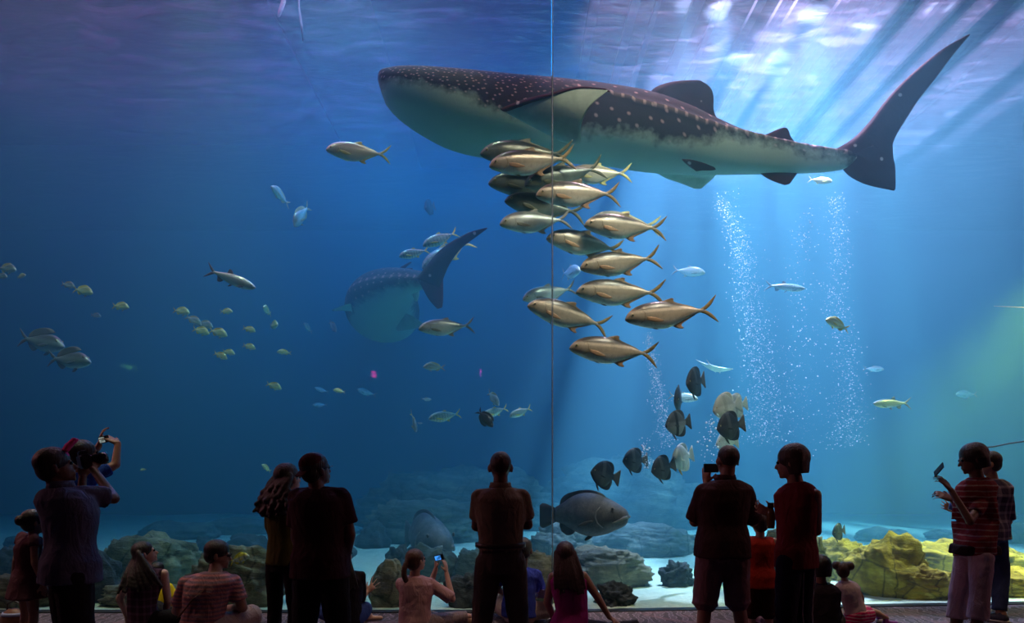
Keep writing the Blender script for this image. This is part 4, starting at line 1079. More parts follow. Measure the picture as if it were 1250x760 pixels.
def hand(R, W, D, N, side=1, k=1.0, curl=.35, spread=.16):
    """palm and five fingers: W wrist, D direction, N normal out of the back of the hand, side: thumb side"""
    D = Vector(D).normalized(); N = Vector(N); N = (N - D * N.dot(D)).normalized(); S = D.cross(N).normalized() * side
    W = Vector(W)
    P0 = W + D * .02 * k; P1 = W + D * .085 * k
    R.loft([(W, S * .024 * k, N * .018 * k), (W + D * .03 * k, S * .034 * k, N * .015 * k), (W + D * .07 * k, S * .041 * k, N * .013 * k), (P1 + D * .005, S * .036 * k, N * .010 * k)], 14)
    lens = [(.074, .30), (.083, .10), (.078, -.10), (.062, -.30)]
    for i, (L, o_) in enumerate(lens):
        b = P1 + S * (.033 - .022 * i) * k; dr = (D + S * (spread * (1.5 - i))).normalized(); r = (.0095 - .0006 * i) * k
        p = b
        for j, fr in enumerate((.45, .32, .23)):
            a = curl * (j + .4)
            q = p + (dr * cos(a) - N * sin(a)) * L * fr * k * 1.15
            R.cone(p, q, r, r * .92, n=8); p = q; r *= .92
    tb = W + D * .03 * k + S * .03 * k; td = (D * .6 + S * .75 - N * .25).normalized()
    tm = tb + td * .038 * k; te = tm + (td * .7 + D * .5).normalized() * .032 * k
    R.cone(tb, tm, .0125 * k, .011 * k, n=8); R.cone(tm, te, .011 * k, .009 * k, n=8)

def head(R, C, f, u, k=1.0, ears=True):
    """C centre of the head; f facing; u up"""
    f = Vector(f).normalized(); u = Vector(u); u = (u - f * u.dot(f)).normalized(); r = f.cross(u).normalized()
    X = lambda a, b, c: C + (r * a + f * b + u * c) * k
    R.ell(X(0, -.012, .028), r * .076 * k, f * .096 * k, u * .088 * k)
    R.ell(X(0, .015, -.018), r * .066 * k, f * .076 * k, u * .085 * k)
    R.ell(X(0, .035, -.065), r * .048 * k, f * .052 * k, u * .045 * k)       # jaw
    R.cone(X(0, .075, -.092), X(0, .062, -.085), .018 * k, .022 * k)           # chin
    R.cone(X(0, .084, .012), X(0, .108, -.028), .008 * k, .013 * k, n=10)     # nose
    R.cone(X(-.035, .078, .022), X(.035, .078, .022), .012 * k, .012 * k, n=8)  # brow
    R.cone(X(-.018, .090, -.054), X(.018, .090, -.054), .008 * k, .008 * k, n=8)  # lips
    R.cone(X(-.018, .088, -.066), X(.018, .088, -.066), .008 * k, .008 * k, n=8)
    if ears:
        for s in (-1, 1):
            R.ell(X(s * .081, -.008, -.008), r * s * .012 * k, f * .019 * k + r * s * .008 * k, u * .033 * k, 10)
    return X, f, u, r

UP = Vector((0, 0, 1))
def person(d, px, H=1.75, yaw=0, label='', group=None, look=(0, 0), J=None, sit=False, skin=SKIN_M, hair=None, hair_style='short',
           shirt=None, sleeve='short', hem=None, pants=None, leg_hem='long', skirt=None, build=1.0, shoes=None, hands=None, kid=False, bust=0, collar=None, belt=None, lean=0.0, voxel=.009, hairw=1.0, stance=0.02):
    """yaw 0 = facing the glass, positive turns to the left of the picture. Joints in J override: name -> (px, py, depth offset)"""
    k = H / 1.75; ya = radians(yaw)
    base = at(px, HZ, d); base.z = 0
    f = Vector((-sin(ya), cos(ya), 0)); r = Vector((cos(ya), sin(ya), 0))
    root_ = empty('person', base)
    tag(root_, label, 'person', group)
    L = lambda x, y, z: (r * x + f * y + UP * z) * k
    HP = .158 if bust else .146
    b = build; hs = 1.25 if kid else 1.06
    if not sit:
        j = dict(pel=L(0, 0, .95), waist=L(0, lean * .4, 1.10), chest=L(0, lean * .8, 1.30), neck=L(0, lean, 1.475), head=L(0, lean + .02, 1.635),
                 shL=L(-.175 * b, lean, 1.425), shR=L(.175 * b, lean, 1.425), elL=L(-.235 * b, lean - .02, 1.13), elR=L(.235 * b, lean - .02, 1.13),
                 wrL=L(-.24 * b, lean + .06, .88), wrR=L(.24 * b, lean + .06, .88), hipL=L(-.092, 0, .90), hipR=L(.092, 0, .90),
                 knL=L(-.10 - stance * .4, .02, .50), knR=L(.10 + stance * .4, .02, .50), anL=L(-.105 - stance, -.02, .09), anR=L(.105 + stance, -.02, .09))
    else:
        j = dict(pel=L(0, 0, .13), waist=L(0, -.03 + lean * .4, .27), chest=L(0, .0 + lean * .8, .45), neck=L(0, .03 + lean, .615), head=L(0, .06 + lean, .775),
                 shL=L(-.17 * b, .02 + lean, .565), shR=L(.17 * b, .02 + lean, .565), elL=L(-.25 * b, .10, .32), elR=L(.25 * b, .10, .32),
                 wrL=L(-.14, .30, .22), wrR=L(.14, .30, .22), hipL=L(-.10, .02, .12), hipR=L(.10, .02, .12),
                 knL=L(-.33, .28, .17), knR=L(.33, .28, .17), anL=L(.06, .42, .07), anR=L(-.06, .34, .07))
    if kid: j['head'] = j['neck'] + (j['head'] - j['neck']) * 1.1
    for n_, p in (J or {}).items():
        j[n_] = at(p[0], p[1], d + (p[2] if len(p) > 2 else 0)) - base
    X = lambda n_: j[n_]
    R = Raw()
    # head and neck
    la, lp = radians(look[0]) + ya, radians(look[1])
    hf = Vector((-sin(la) * cos(lp), cos(la) * cos(lp), sin(lp))); hu = Vector((0, 0, 1))
    HX, hf, hu, hr = head(R, X('head'), hf, hu, k * hs, True)
    R.cone(X('neck') - UP * .03 * k, X('head') - UP * .06 * k - hf * .012 * k, .060 * k * (.8 + .2 * b), .054 * k * (.8 + .2 * b))
    # trunk
    sh = (X('shR') - X('shL')); sd = sh.normalized(); hp = (X('hipR') - X('hipL')).normalized()
    fr = UP.cross(sd) * 1.0; fr.normalize(); fh = UP.cross(hp).normalized()
    if fr.dot(f) < 0: fr = -fr
    if fh.dot(f) < 0: fh = -fh
    shw = sh.length / 2
    def trunk(R2, g=0.0, z0=None, topc=True):
        """sections of the trunk, thickened by g"""
        w_ = lambda a: a * k * b + g
        md = (sd + hp).normalized(); mf = (fr + fh).normalized()
        secs = [(X('pel') - UP * .09 * k, hp * w_(HP - .012), fh * w_(.105)), (X('pel'), hp * w_(HP), fh * w_(.118)), (X('waist'), md * w_(.140), mf * w_(.105)),
                (X('chest'), sd * w_(.160), fr * w_(.120)), (X('chest').lerp(X('neck'), .55), sd * w_(.165), fr * w_(.110)),
                (X('chest').lerp(X('neck'), .82), sd * w_(.125), fr * w_(.082)), (X('neck') + UP * .0, sd * w_(.060), fr * w_(.055))]
        if z0 is not None: secs = z0 + secs
        R2.loft(secs)
    trunk(R)
    if bust:
        for s in (-1, 1): R.ell(X('chest') + sd * s * .07 * k + fr * .09 * k, sd * .06 * k, fr * .06 * k, UP * .06 * k)
    for s in ('L', 'R'):
        R.cone(X('neck') - UP * .035 * k, X('sh' + s) + UP * .004 * k, .040 * k * b, .046 * k * b); R.cone(X('chest').lerp(X('neck'), .25), X('sh' + s) - UP * .02 * k, .07 * k * b, .05 * k * b)
        R.cone(X('sh' + s), X('el' + s), .052 * k * b, .040 * k * b); R.cone(X('el' + s), X('wr' + s), .041 * k * b, .027 * k * (.6 + .4 * b))
        R.cone(X('hip' + s), X('kn' + s), .088 * k * b, .056 * k * b); R.cone(X('kn' + s), X('kn' + s).lerp(X('an' + s), .35), .056 * k, .056 * k); R.cone(X('kn' + s).lerp(X('an' + s), .35), X('an' + s), .056 * k, .036 * k)
        hd = (hands or {}).get(s, {})
        D = hd.get('D'); D = Vector(D) if D is not None else (X('wr' + s) - X('el' + s)).normalized()
        N = Vector(hd.get('N', (0, -1, 0.2))) if hd.get('N') is not None else (r * (1 if s == 'R' else -1) + f * .2)
        hand(R, X('wr' + s), D, N, hd.get('side', 1), k * hs * .98, hd.get('curl', .4), hd.get('spread', .12))
        ff = fh if not sit else (X('an' + s) - X('kn' + s)).cross(UP).normalized() * .2 + (X('an' + s) - X('kn' + s)).normalized() * .9
        ff = Vector((ff.x, ff.y, 0)); ff = ff.normalized() if ff.length > .01 else f
        A = X('an' + s); zf = max(.035, A.z - .05)
        R.cone(A - ff * .03 * k, Vector((A.x, A.y, zf)) - ff * .035 * k, .038 * k, .035 * k)
        R.cone(Vector((A.x, A.y, zf)) - ff * .03 * k, Vector((A.x, A.y, zf - .005)) + ff * .13 * k, .036 * k, .028 * k, sq=.9)
        if shoes is not None:
            S = Raw(); S.cone(Vector((A.x, A.y, zf)) - ff * .04 * k, Vector((A.x, A.y, zf)) + ff * .15 * k, .048 * k, .042 * k); S.cone(A - ff * .02 - UP * .02 * k, Vector((A.x, A.y, zf)), .046 * k, .048 * k)
            so = S.build('shoe', shoes, root_, .010, 2)
            S2 = Raw(); S2.loft([(Vector((A.x, A.y, 0.006)) + ff * .055 * k, fh * 0 + UP.cross(ff) * .05 * k, ff * .15 * k), (Vector((A.x, A.y, max(.02, zf - .02))) + ff * .055 * k, UP.cross(ff) * .05 * k, ff * .15 * k)], 18)
            mesh_obj('sole', S2.v, S2.f, sole_m, so)
    bo = R.build('body', skin, root_, voxel, 2)
    for s in (-1, 1):
        ball('eye', HX(s * .031, .086, .006), .0115 * k * hs, eye_m, bo, 8)
    # trousers
    if pants:
        m, extra = pants if isinstance(pants, tuple) else (pants, .012)
        T = Raw(); w_ = lambda a: a * k * b + extra
        tp = .75 if (hem is not None and hem < 0) else .35
        T.loft([(X('pel') - UP * .12 * k, hp * w_(HP - .012), fh * w_(.105)), (X('pel'), hp * w_(HP), fh * w_(.118)), (X('pel').lerp(X('waist'), tp), hp * w_(.142), fh * w_(.108))])
        for s in ('L', 'R'):
            hpv, kn, an = X('hip' + s), X('kn' + s), X('an' + s)
            if leg_hem == 'long': end = kn.lerp(an, .93); re = .052
            elif leg_hem == 'capri': end = kn.lerp(an, .48); re = .066
            elif leg_hem == 'knee': end = kn.lerp(an, .08); re = .084
            else: end = hpv.lerp(kn, .6); re = .085
            T.cone(hpv, hpv.lerp(kn, .3), .092 * k * b + extra, .084 * k * b + extra)
            if leg_hem in ('long', 'capri', 'knee'):
                T.cone(hpv, kn, .092 * k * b + extra, .068 * k * b + extra); T.cone(kn, end, .068 * k * b + extra, re * k + extra, flat=True)
                T.cone(kn - UP * .001, kn + UP * .001, .068 * k * b + extra, .068 * k * b + extra)
            else: T.cone(hpv, end, .095 * k * b + extra, re * k * b + extra * 1.5, flat=True)
        po = T.build('shorts' if leg_hem in ('short', 'knee') else 'trousers', m, root_, .012, 3, .018)
        if belt:
            B = Raw(); c = X('pel').lerp(X('waist'), .62)
            rg = lambda g, z: [c + UP * z + hp * (w_(.150) + g) * cos(2*pi*q/28) + fh * (w_(.112) + g) * sin(2*pi*q/28) for q in range(28)]
            loft('belt', [rg(.018, -.018), rg(.024, -.016), rg(.024, .016), rg(.018, .018)], belt, po)
    if skirt:
        m, z1, w1 = skirt
        T = Raw(); c0 = X('pel').lerp(X('waist'), .8)
        T.loft([(Vector((X('pel').x, X('pel').y, z1)), hp * w1, fh * w1 * .85), (X('pel'), hp * (.17 * k + .03), fh * (.13 * k + .03)), (c0, hp * (.145 * k + .012), fh * (.11 * k + .012))], e=2.0)
        T.build('skirt', m, root_, .012, 3, .02)
    if shirt:
        m, g = shirt if isinstance(shirt, tuple) else (shirt, .014)
        T = Raw(); hz = (hem if hem is not None else .06) * k; ge = g + ((pants[1] if isinstance(pants, tuple) else .012) if pants and hz > 0 else 0)
        z0 = [(X('pel') - UP * hz, hp * (HP * k * b + ge * 1.12), fh * (.122 * k * b + ge * 1.12))]
        w_ = lambda a: a * k * b + g
        md = (sd + hp).normalized(); mf = (fr + fh).normalized()
        T.loft(z0 + [(X('pel') + UP * .04 * k, hp * (HP * k * b + ge), fh * (.119 * k * b + ge)), (X('waist'), md * w_(.142), mf * w_(.108)), (X('chest'), sd * w_(.162), fr * w_(.122)),
                (X('chest').lerp(X('neck'), .55), sd * w_(.168), fr * w_(.112)), (X('chest').lerp(X('neck'), .82), sd * w_(.128), fr * w_(.085)), (X('neck') + UP * .005, sd * w_(.062), fr * w_(.058))])
        if bust:
            for s in (-1, 1): T.ell(X('chest') + sd * s * .07 * k + fr * .09 * k, sd * (.06 * k + g), fr * (.06 * k + g), UP * (.06 * k + g))
        for s in ('L', 'R'):
            if sleeve == 'none':
                T.cone(X('neck') - UP * .035 * k, X('neck').lerp(X('sh' + s), .75), .042 * k * b + g * .5, .046 * k * b + g * .4); T.cone(X('chest').lerp(X('neck'), .25), X('chest').lerp(X('sh' + s), .72), .07 * k * b + g * .5, .055 * k * b + g * .4)
            else:
                T.cone(X('neck') - UP * .035 * k, X('sh' + s) + UP * .004 * k, .040 * k * b + g * .6, .046 * k * b + g * .6); T.cone(X('chest').lerp(X('neck'), .25), X('sh' + s) - UP * .02 * k, .07 * k * b + g * .7, .05 * k * b + g * .6)
                e = X('sh' + s).lerp(X('el' + s), {'cap': .35, 'short': .72, 'long': 1.0, 'elbow': .95}[sleeve])
                T.cone(X('sh' + s), X('sh' + s), .052 * k * b + g * .6, .052 * k * b + g * .6)
                T.cone(X('sh' + s), e, .052 * k * b + g * .6, .046 * k * b + g * 1.1, flat=True)
                if sleeve == 'long':
                    T.cone(X('el' + s), X('el' + s), .046 * k * b + g * 1.1, .046 * k * b + g * 1.1)
                    T.cone(X('el' + s), X('el' + s).lerp(X('wr' + s), .93), .046 * k * b + g * 1.1, .032 * k * b + g, flat=True)
        so = T.build('shirt', m, root_, .011, 3, .016)
        if collar:
            nk = X('neck')
            rg = lambda rad, z: [nk + UP * z * k + sd * rad * k * cos(2*pi*q/24) + fr * rad * k * .95 * sin(2*pi*q/24) + hf * (.01 * k) for q in range(24)]
            loft('collar', [rg(.070, .0), rg(.085, .0), rg(.088, .01), rg(.078, .045), rg(.068, .045), rg(.064, .01)], collar, so)
    # hair
    if hair:
        T = Raw(); hk = k * hs
        if hair_style == 'shaved':
            T.ell(HX(0, -.016, .032), hr * .0785 * hk, hf * .096 * hk, hu * .088 * hk)
        elif hair_style == 'short':
            T.ell(HX(0, -.014, .042), hr * .089 * hk, hf * .106 * hk, hu * .092 * hk); T.ell(HX(0, -.045, -.005), hr * .080 * hk, hf * .070 * hk, hu * .075 * hk)
        elif hair_style == 'bob':
            T.ell(HX(0, -.022, .035), hr * .098 * hk, hf * .112 * hk, hu * .102 * hk); T.loft([(HX(0, -.045, -.085), hr * .088 * hk, hf * .065 * hk), (HX(0, -.035, 0), hr * .1 * hk, hf * .085 * hk), (HX(0, -.03, .05), hr * .09 * hk, hf * .09 * hk)])
        elif hair_style in ('long', 'curly', 'ponytail', 'buns', 'bun'):
            T.ell(HX(0, -.020, .036), hr * .092 * hk, hf * .104 * hk, hu * .096 * hk); T.ell(HX(0, -.048, -.01), hr * .086 * hk, hf * .072 * hk, hu * .085 * hk)
            rg = random.Random(int(px))
            if hair_style in ('long', 'curly'):
                bk = -fr
                top_ = HX(0, -.06, 0); btm = X('chest').lerp(X('neck'), .15) + bk * .15 * k
                for q in range(26 if hair_style == 'curly' else 18):
                    s_ = (q / (25 if hair_style == 'curly' else 17)) * 2 - 1
                    a = HX(s_ * .085, -.05 - .02 * (1 - s_ * s_), .03); e_ = btm + sd * s_ * (.165 if hair_style == 'curly' else .15) * k * hairw + UP * rg.uniform(-.03, .05) * k + bk * (1 - s_*s_) * .02
                    m_ = a.lerp(e_, .45) + bk * .03 * k; p = a
                    steps = 9
                    for w in range(1, steps + 1):
                        t_ = w / steps; z = (a * (1-t_)**2 + m_ * 2 * t_ * (1-t_) + e_ * t_**2)
                        if hair_style == 'curly': z = z + Vector((sin(w * 1.9 + q), cos(w * 2.2 + q * 2), 0)) * .017 * (0.4 + t_)
                        rad_ = lerp(.024, .026 if hair_style == 'curly' else .023 * hairw, t_) * (1 - .5 * max(0, t_ - .7) / .3)
                        T.cone(p, z, rad_ * hk, rad_ * hk, n=8); p = z
            elif hair_style == 'ponytail':
                p = HX(0, -.11, .02)
                for w in range(1, 8):
                    z = p - hf * .012 * hk * (4 - w) * .6 - UP * .032 * hk; T.cone(p, z, .030 * hk, .026 * hk, n=10); p = z
            elif hair_style == 'bun': T.ell(HX(0, -.125, .02), hr * .045 * hk, hf * .04 * hk, hu * .05 * hk)
            elif hair_style == 'buns':
                for s in (-1, 1): T.ell(HX(s * .085, -.02, .075), hr * .065 * hk, hf * .062 * hk, hu * .062 * hk)
        T.build('hair', hair, root_, .008, 1 if hair_style == 'shaved' else 2, .0 if hair_style in ('shaved', 'short') else .008)
    root_['used'] = 0; del root_['used']
    return root_, (lambda a, b, c: HX(a, b, c)), (hf, hu, hr), j, base

def worldp(base, p): return base + p
def gear(name, cat, label, loc, rot=(0, 0, 0), group=None):
    r = empty(name, loc, rot); tag(r, label, cat, group); return r
def bbox(name, x, y, z, mat, parent, c=(0, 0, 0), bev=.004):
    bm = bmesh.new(); bmesh.ops.create_cube(bm, size=1.0)
    for v in bm.verts: v.co = Vector((v.co.x * x + c[0], v.co.y * y + c[1], v.co.z * z + c[2]))
    bmesh.ops.bevel(bm, geom=bm.edges[:], offset=min(bev, x/3, y/3, z/3), segments=2, affect='EDGES')
    me = bpy.data.meshes.new(name); bm.to_mesh(me); bm.free(); me.materials.append(mat)
    return link(bpy.data.objects.new(name, me), parent)
blackp = plain('black_plastic', (.012, .012, .014), .35, .2, 80)
glassm = plain('lens_glass', (.02, .02, .04), .08)
def screen(name, c, e):
    t = NT(name); em = t.add('Emission', Strength=e); n = t.noise(t.coord(), 30, 2)
    t.put(em.inputs[0], t.mix(t.ramp(n, [(.45, 0.0), (.6, 1.0)]), c, tuple(x * .3 for x in c)))
    return t.surf(em)
def compact(loc, rot, label, s=1.0, scr=None):
    g = gear('camera', 'camera', label, loc, rot)
    bbox('body', .105 * s, .028 * s, .064 * s, blackp, g)
    tube('lens', [(0, .014 * s, 0), (0, .034 * s, 0)], .024 * s, glassm, g, 18)
    if scr: bbox('screen', .066 * s, .003, .048 * s, scr, g, (-.01 * s, -.0155 * s, 0), .001)
    return g
def phone(loc, rot, label, scr=None):
    g = gear('phone', 'phone', label, loc, rot)
    bbox('case', .068, .010, .135, blackp, g, bev=.006)
    if scr: bbox('screen', .060, .002, .115, scr, g, (0, -.006, 0), .001)
    return g
scr_b = screen('blue_screen', (.05, .30, .9), 1.2)

# 1 man with raised elbow and pink cap
shirtA = cloth('blue_grey_shirt', (.10, .115, .17)); trA = cloth('black_trousers', (.012, .012, .016))
r_, HX, (hf, hu, hr), j, b_ = person(5.0, 86, 1.80, -48, 'man in pink cap and blue grey shirt, elbow out, raising a large camera', look=(-10, 14), skin=SKIN_D, hair=H_BLK, hair_style='short',
    shirt=(shirtA, .03), sleeve='short', hem=.10, pants=(trA, .035), build=.96, collar=shirtA, shoes=shoe_m,
    J=dict(head=(68, 570, 0), neck=(72, 596, 0), shR=(104, 604, .05), shL=(56, 608, .12), elR=(139, 608, .22), wrR=(115, 574, .34), elL=(98, 622, .42), wrL=(101, 582, .44)),
    hands=dict(R=dict(D=(-.5, .3, .75), N=(.8, -.6, 0), curl=.5), L=dict(D=(.0, .1, 1), N=(.5, -.8, 0), curl=.5)))
pinkm = cloth('pink_cap_cloth', (.75, .05, .22))
T = Raw(); T.ell(HX(0, .0, .052), hr * .085, hf * .100, hu * .076); T.build('cap', pinkm, r_, .008, 2)
capb = [o for o in r_.children if o.name.startswith('cap')][0]
T = Raw(); T.loft([(HX(0, .070, .085), hr * .078, hf * .020 - hu * .010), (HX(0, .100, .115), hr * .072, hf * .022 - hu * .012), (HX(0, .150, .150), hr * .055, hf * .018 - hu * .010)]); T.build('brim', pinkm, capb, .007, 1)
g = gear('camera', 'camera', 'large black camera with lens held up by the man in the pink cap', at(103, 563, 5.36), (radians(12), 0, radians(-48)))
bbox('body', .15, .07, .105, blackp, g, bev=.012); bbox('viewfinder', .06, .06, .035, blackp, g, (0, 0, .062), .008)
tube('lens', [(0, .03, 0), (0, .10, 0), (0, .102, 0), (0, .15, 0)], [.040, .040, .046, .046], glassm, g, 20)
# 2 photographer behind, arms high
r_, HX, fr3, j, b_ = person(6.5, 88, 1.86, -55, 'man in blue behind the pink cap man, arms raised high with a small camera', look=(5, 15), skin=SKIN_M, hair=H_BLK,
    shirt=(cloth('bright_blue_shirt', (.02, .08, .42)), .016), sleeve='short', pants=(trA, .02), shoes=shoe_m, build=.92,
    J=dict(head=(103, 556, 0), neck=(98, 578, 0), shR=(112, 583, -.02), shL=(92, 588, .2), elR=(141, 567, .12), wrR=(144, 541, .2), elL=(110, 562, .35), wrL=(121, 543, .32)),
    hands=dict(R=dict(D=(-.95, .1, .5), N=(.3, -.4, .9), curl=.4), L=dict(D=(.2, 0, 1), N=(-.8, -.5, .2), curl=.5, side=-1)))
compact(at(127, 536, 6.72), (radians(15), radians(-8), radians(-20)), 'small silver lit camera held highest above the crowd on the left', 1.0, screen('pale_screen', (.5, .6, .55), .5))
# 3 girl in a dress on the far left
r_, *_ = person(6.5, 34, 1.27, -35, 'girl in dusky flared dress at the far left edge, beside the pink cap man', kid=True, skin=SKIN_M, hair=H_BLK, hair_style='bun', look=(-10, 0),
    shirt=(cloth('dusky_red_dress', (.09, .03, .045)), .012), sleeve='cap', hem=.0, skirt=(cloth('dusky_red_dress', (.09, .03, .045)), .50, .20), J=dict(head=(42, 637, 0), neck=(41, 655, 0), elL=(20, 683, 0), wrL=(15, 712, .05)))
g = gear('handbag', 'bag', 'round brown handbag with pale band on the floor at the far left', at(17, HZ, 7.3) * 1.0)
g.location = (at(17, HZ, 7.3).x, 7.3, 0)
T = Raw(); T.ell(Vector((0, 0, .13)), Vector((.13, 0, 0)), Vector((0, .09, 0)), Vector((0, 0, .13))); T.build('bag_body', plain('brown_leather', (.14, .05, .025), .5, .3, 40), g, .01, 2)
rg = lambda rad, z: [Vector((rad * cos(2*pi*q/28), rad * .72 * sin(2*pi*q/28), z)) for q in range(28)]
loft('band', [rg(.112, .185), rg(.120, .185), rg(.108, .215), rg(.098, .215)], plain('pale_blue_band', (.3, .35, .55), .7), g)
tube('handle', [(-.07, 0, .22), (-.06, 0, .30), (0, 0, .33), (.06, 0, .30), (.07, 0, .22)], .010, plain('dark_leather', (.03, .02, .02), .5), g)
# 4 seated woman, bare shoulders
r_, *_ = person(7.4, 176, 1.66, -38, 'long haired woman in strapless dark top seated on the carpet at the left', sit=True, skin=SKIN_L, hair=H_BLK, hair_style='long', hairw=1.4, look=(-25, 15),
    shirt=(cloth('dark_patterned_top', (.035, .015, .03), plaid=(14, (.10, .05, .09))), .012), sleeve='none', hem=.08, pants=(cloth('black_trousers', (.012,)*3), .02), build=.95, bust=1,
    J=dict(head=(177, 675, .02), neck=(180, 694, .0), shL=(160, 703, -.02), shR=(200, 700, .03), elR=(205, 733, .05), wrR=(200, 756, .15), elL=(146, 730, .1), wrL=(155, 752, .25)))
# 5 child in yellow
person(8.05, 197, 1.02, -10, 'small child in bright yellow shirt half hidden between the two seated adults at the left', sit=True, kid=True, skin=SKIN_M, hair=H_BLK,
    shirt=(cloth('bright_yellow_shirt', (.85, .68, .02)), .018), sleeve='short', pants=(cloth('lilac_shorts', (.25, .15, .4)), .015), leg_hem='knee', J=dict(head=(193, 696, 0), shR=(207, 716, 0), elR=(214, 734, 0), wrR=(207, 745, -.05)))
# 6 seated man, striped shirt
r_, HX, (hf, hu, hr), j, b_ = person(6.9, 255, 1.84, -40, 'seated man with glasses, short dark hair and pink and grey striped shirt', sit=True, skin=SKIN_M, hair=H_BLK, look=(-35, -6), build=1.15,
    shirt=(cloth('pink_striped_shirt', (.42, .17, .17), stripes=(26, (.20, .13, .16), .5)), .022), sleeve='short', hem=.02, pants=(cloth('pale_trousers', (.36, .28, .27)), .03), shoes=shoe_m,
    J=dict(head=(266, 677, .06), neck=(262, 698, 0), shL=(228, 712, .0), shR=(285, 710, .05), elR=(296, 741, .05), wrR=(276, 742, .3), elL=(216, 745, .2), wrL=(240, 755, .3), chest=(253, 725, -.02), waist=(248, 750, -.04), pel=(245, 772, 0), knR=(306, 752, .25), anR=(268, 770, .45)))
gl_m = plain('black_frame', (.01, .01, .01), .4)
gls = tube('glasses', [HX(.078, -.01, .01), HX(.072, .06, .012), HX(.055, .098, .010)], .0035, gl_m, r_, 6)
for s in (-1, 1):
    tube('lens_rim', [HX(s * .033 + .024 * cos(2*pi*q/12), .104 - abs(s * .033) * .1, .004 + .018 * sin(2*pi*q/12)) for q in range(13)], .003, gl_m, gls, 6)
T = Raw(); T.loft([(j['shR'] * .55 + j['neck'] * .45 + Vector((0, -.13, .02)), Vector((.02, 0, .01)), Vector((0, .006, 0))), (j['chest'] + Vector((-.04, -.20, 0)), Vector((.02, 0, .01)), Vector((0, .006, 0))), (j['waist'] + Vector((-.16, -.17, 0)), Vector((.02, 0, .01)), Vector((0, .006, 0)))])
T.build('bag_strap', plain('brown_strap', (.09, .035, .02), .7), r_, .006, 1)
# 7 curly haired woman
person(6.0, 346, 1.69, -25, 'woman with long curly hair and olive top left of the man in black', skin=SKIN_L, hair=H_BLK, hair_style='curly', look=(-10, 5),
    shirt=(cloth('olive_green_top', (.13, .14, .03)), .012), sleeve='long', hem=.06, pants=(trA, .006), build=.84, shoes=shoe_m, J=dict(head=(352, 584, 0), neck=(350, 605, 0), elL=(331, 643, .1), wrL=(338, 672, .25), elR=(364, 640, .1), wrR=(366, 665, .2)))
# 8 man in dark clothes
r_, HX, (hf, hu, hr), j, b_ = person(5.5, 391, 1.755, -14, 'man in black with backwards cap standing beside the curly haired woman', skin=SKIN_D, hair=H_BLK, look=(-28, 12), build=1.12,
    shirt=(cloth('black_red_shirt', (.045, .016, .022)), .030), sleeve='short', hem=.12, stance=.09, pants=(trA, .022), shoes=shoe_m, J=dict(head=(386, 574, 0), neck=(388, 597, 0), shL=(364, 607, 0), shR=(416, 607, 0), elR=(427, 652, .0), wrR=(421, 690, .08), elL=(362, 655, .05), wrL=(372, 692, .2)))
T = Raw(); T.ell(HX(0, -.02, .058), hr * .092, hf * .106, hu * .080); c_ = T.build('cap', cloth('maroon_cap', (.06, .015, .02)), r_, .008, 2)
T = Raw(); T.loft([(HX(0, -.10, .02), hr * .06, hu * .006), (HX(0, -.15, -.01), hr * .05, hu * .006)]); T.build('brim', cloth('maroon_cap', (.06, .015, .02)), c_, .006, 1)
tube('glasses', [HX(.084, -.02, .012), HX(.078, .05, .014), HX(.062, .098, .012)], .004, gl_m, r_, 6)
# 9 seated woman, waving hand
person(7.55, 424, 1.62, -15, 'seated woman in blue jeans behind the man in black, one hand spread open', sit=True, skin=SKIN_L, hair=H_BLK, hair_style='long', look=(-10, 10),
    shirt=(cloth('black_top', (.015, .012, .018)), .016), sleeve='elbow', pants=(cloth('blue_jeans', (.05, .09, .30)), .014), J=dict(head=(420, 678, .0), neck=(423, 697, 0), shR=(440, 703, 0), shL=(404, 703, .0), elR=(440, 733, .10), wrR=(448, 722, .22), knR=(446, 743, .10), anR=(425, 756, .3), knL=(388, 744, .15)),
    hands=dict(R=dict(D=(.7, .1, .7), N=(0, -1, .1), curl=.1, spread=.36, side=-1)))
# 10 girl with a camera
r_, *_ = person(7.3, 508, 1.58, -30, 'seated girl in pale pink shirt holding up a lit camera, dark ponytail', sit=True, skin=SKIN_L, hair=H_RED, hair_style='ponytail', look=(-15, 6), hem=.1,
    shirt=(cloth('pale_pink_shirt', (.50, .30, .30)), .024), sleeve='elbow', pants=(cloth('grey_trousers', (.3, .25, .25)), .02), shoes=plain('tan_shoe', (.3, .18, .12), .6),
    J=dict(head=(508, 684, .0), neck=(506, 703, 0), shL=(490, 712, 0), shR=(525, 712, .03), elR=(552, 731, .05), wrR=(545, 699, .16), elL=(524, 716, .28), wrL=(532, 694, .26), knR=(548, 756, .15), anR=(572, 752, .2)),
    hands=dict(R=dict(D=(-.1, .1, 1), N=(.9, -.4, 0), curl=.5, side=-1), L=dict(D=(.0, .1, 1), N=(-.9, -.4, 0), curl=.5)))
compact(at(536, 680, 7.48), (radians(10), radians(-12), radians(-12)), 'small camera with glowing blue screen held by the seated girl in pale pink', .95, scr_b)
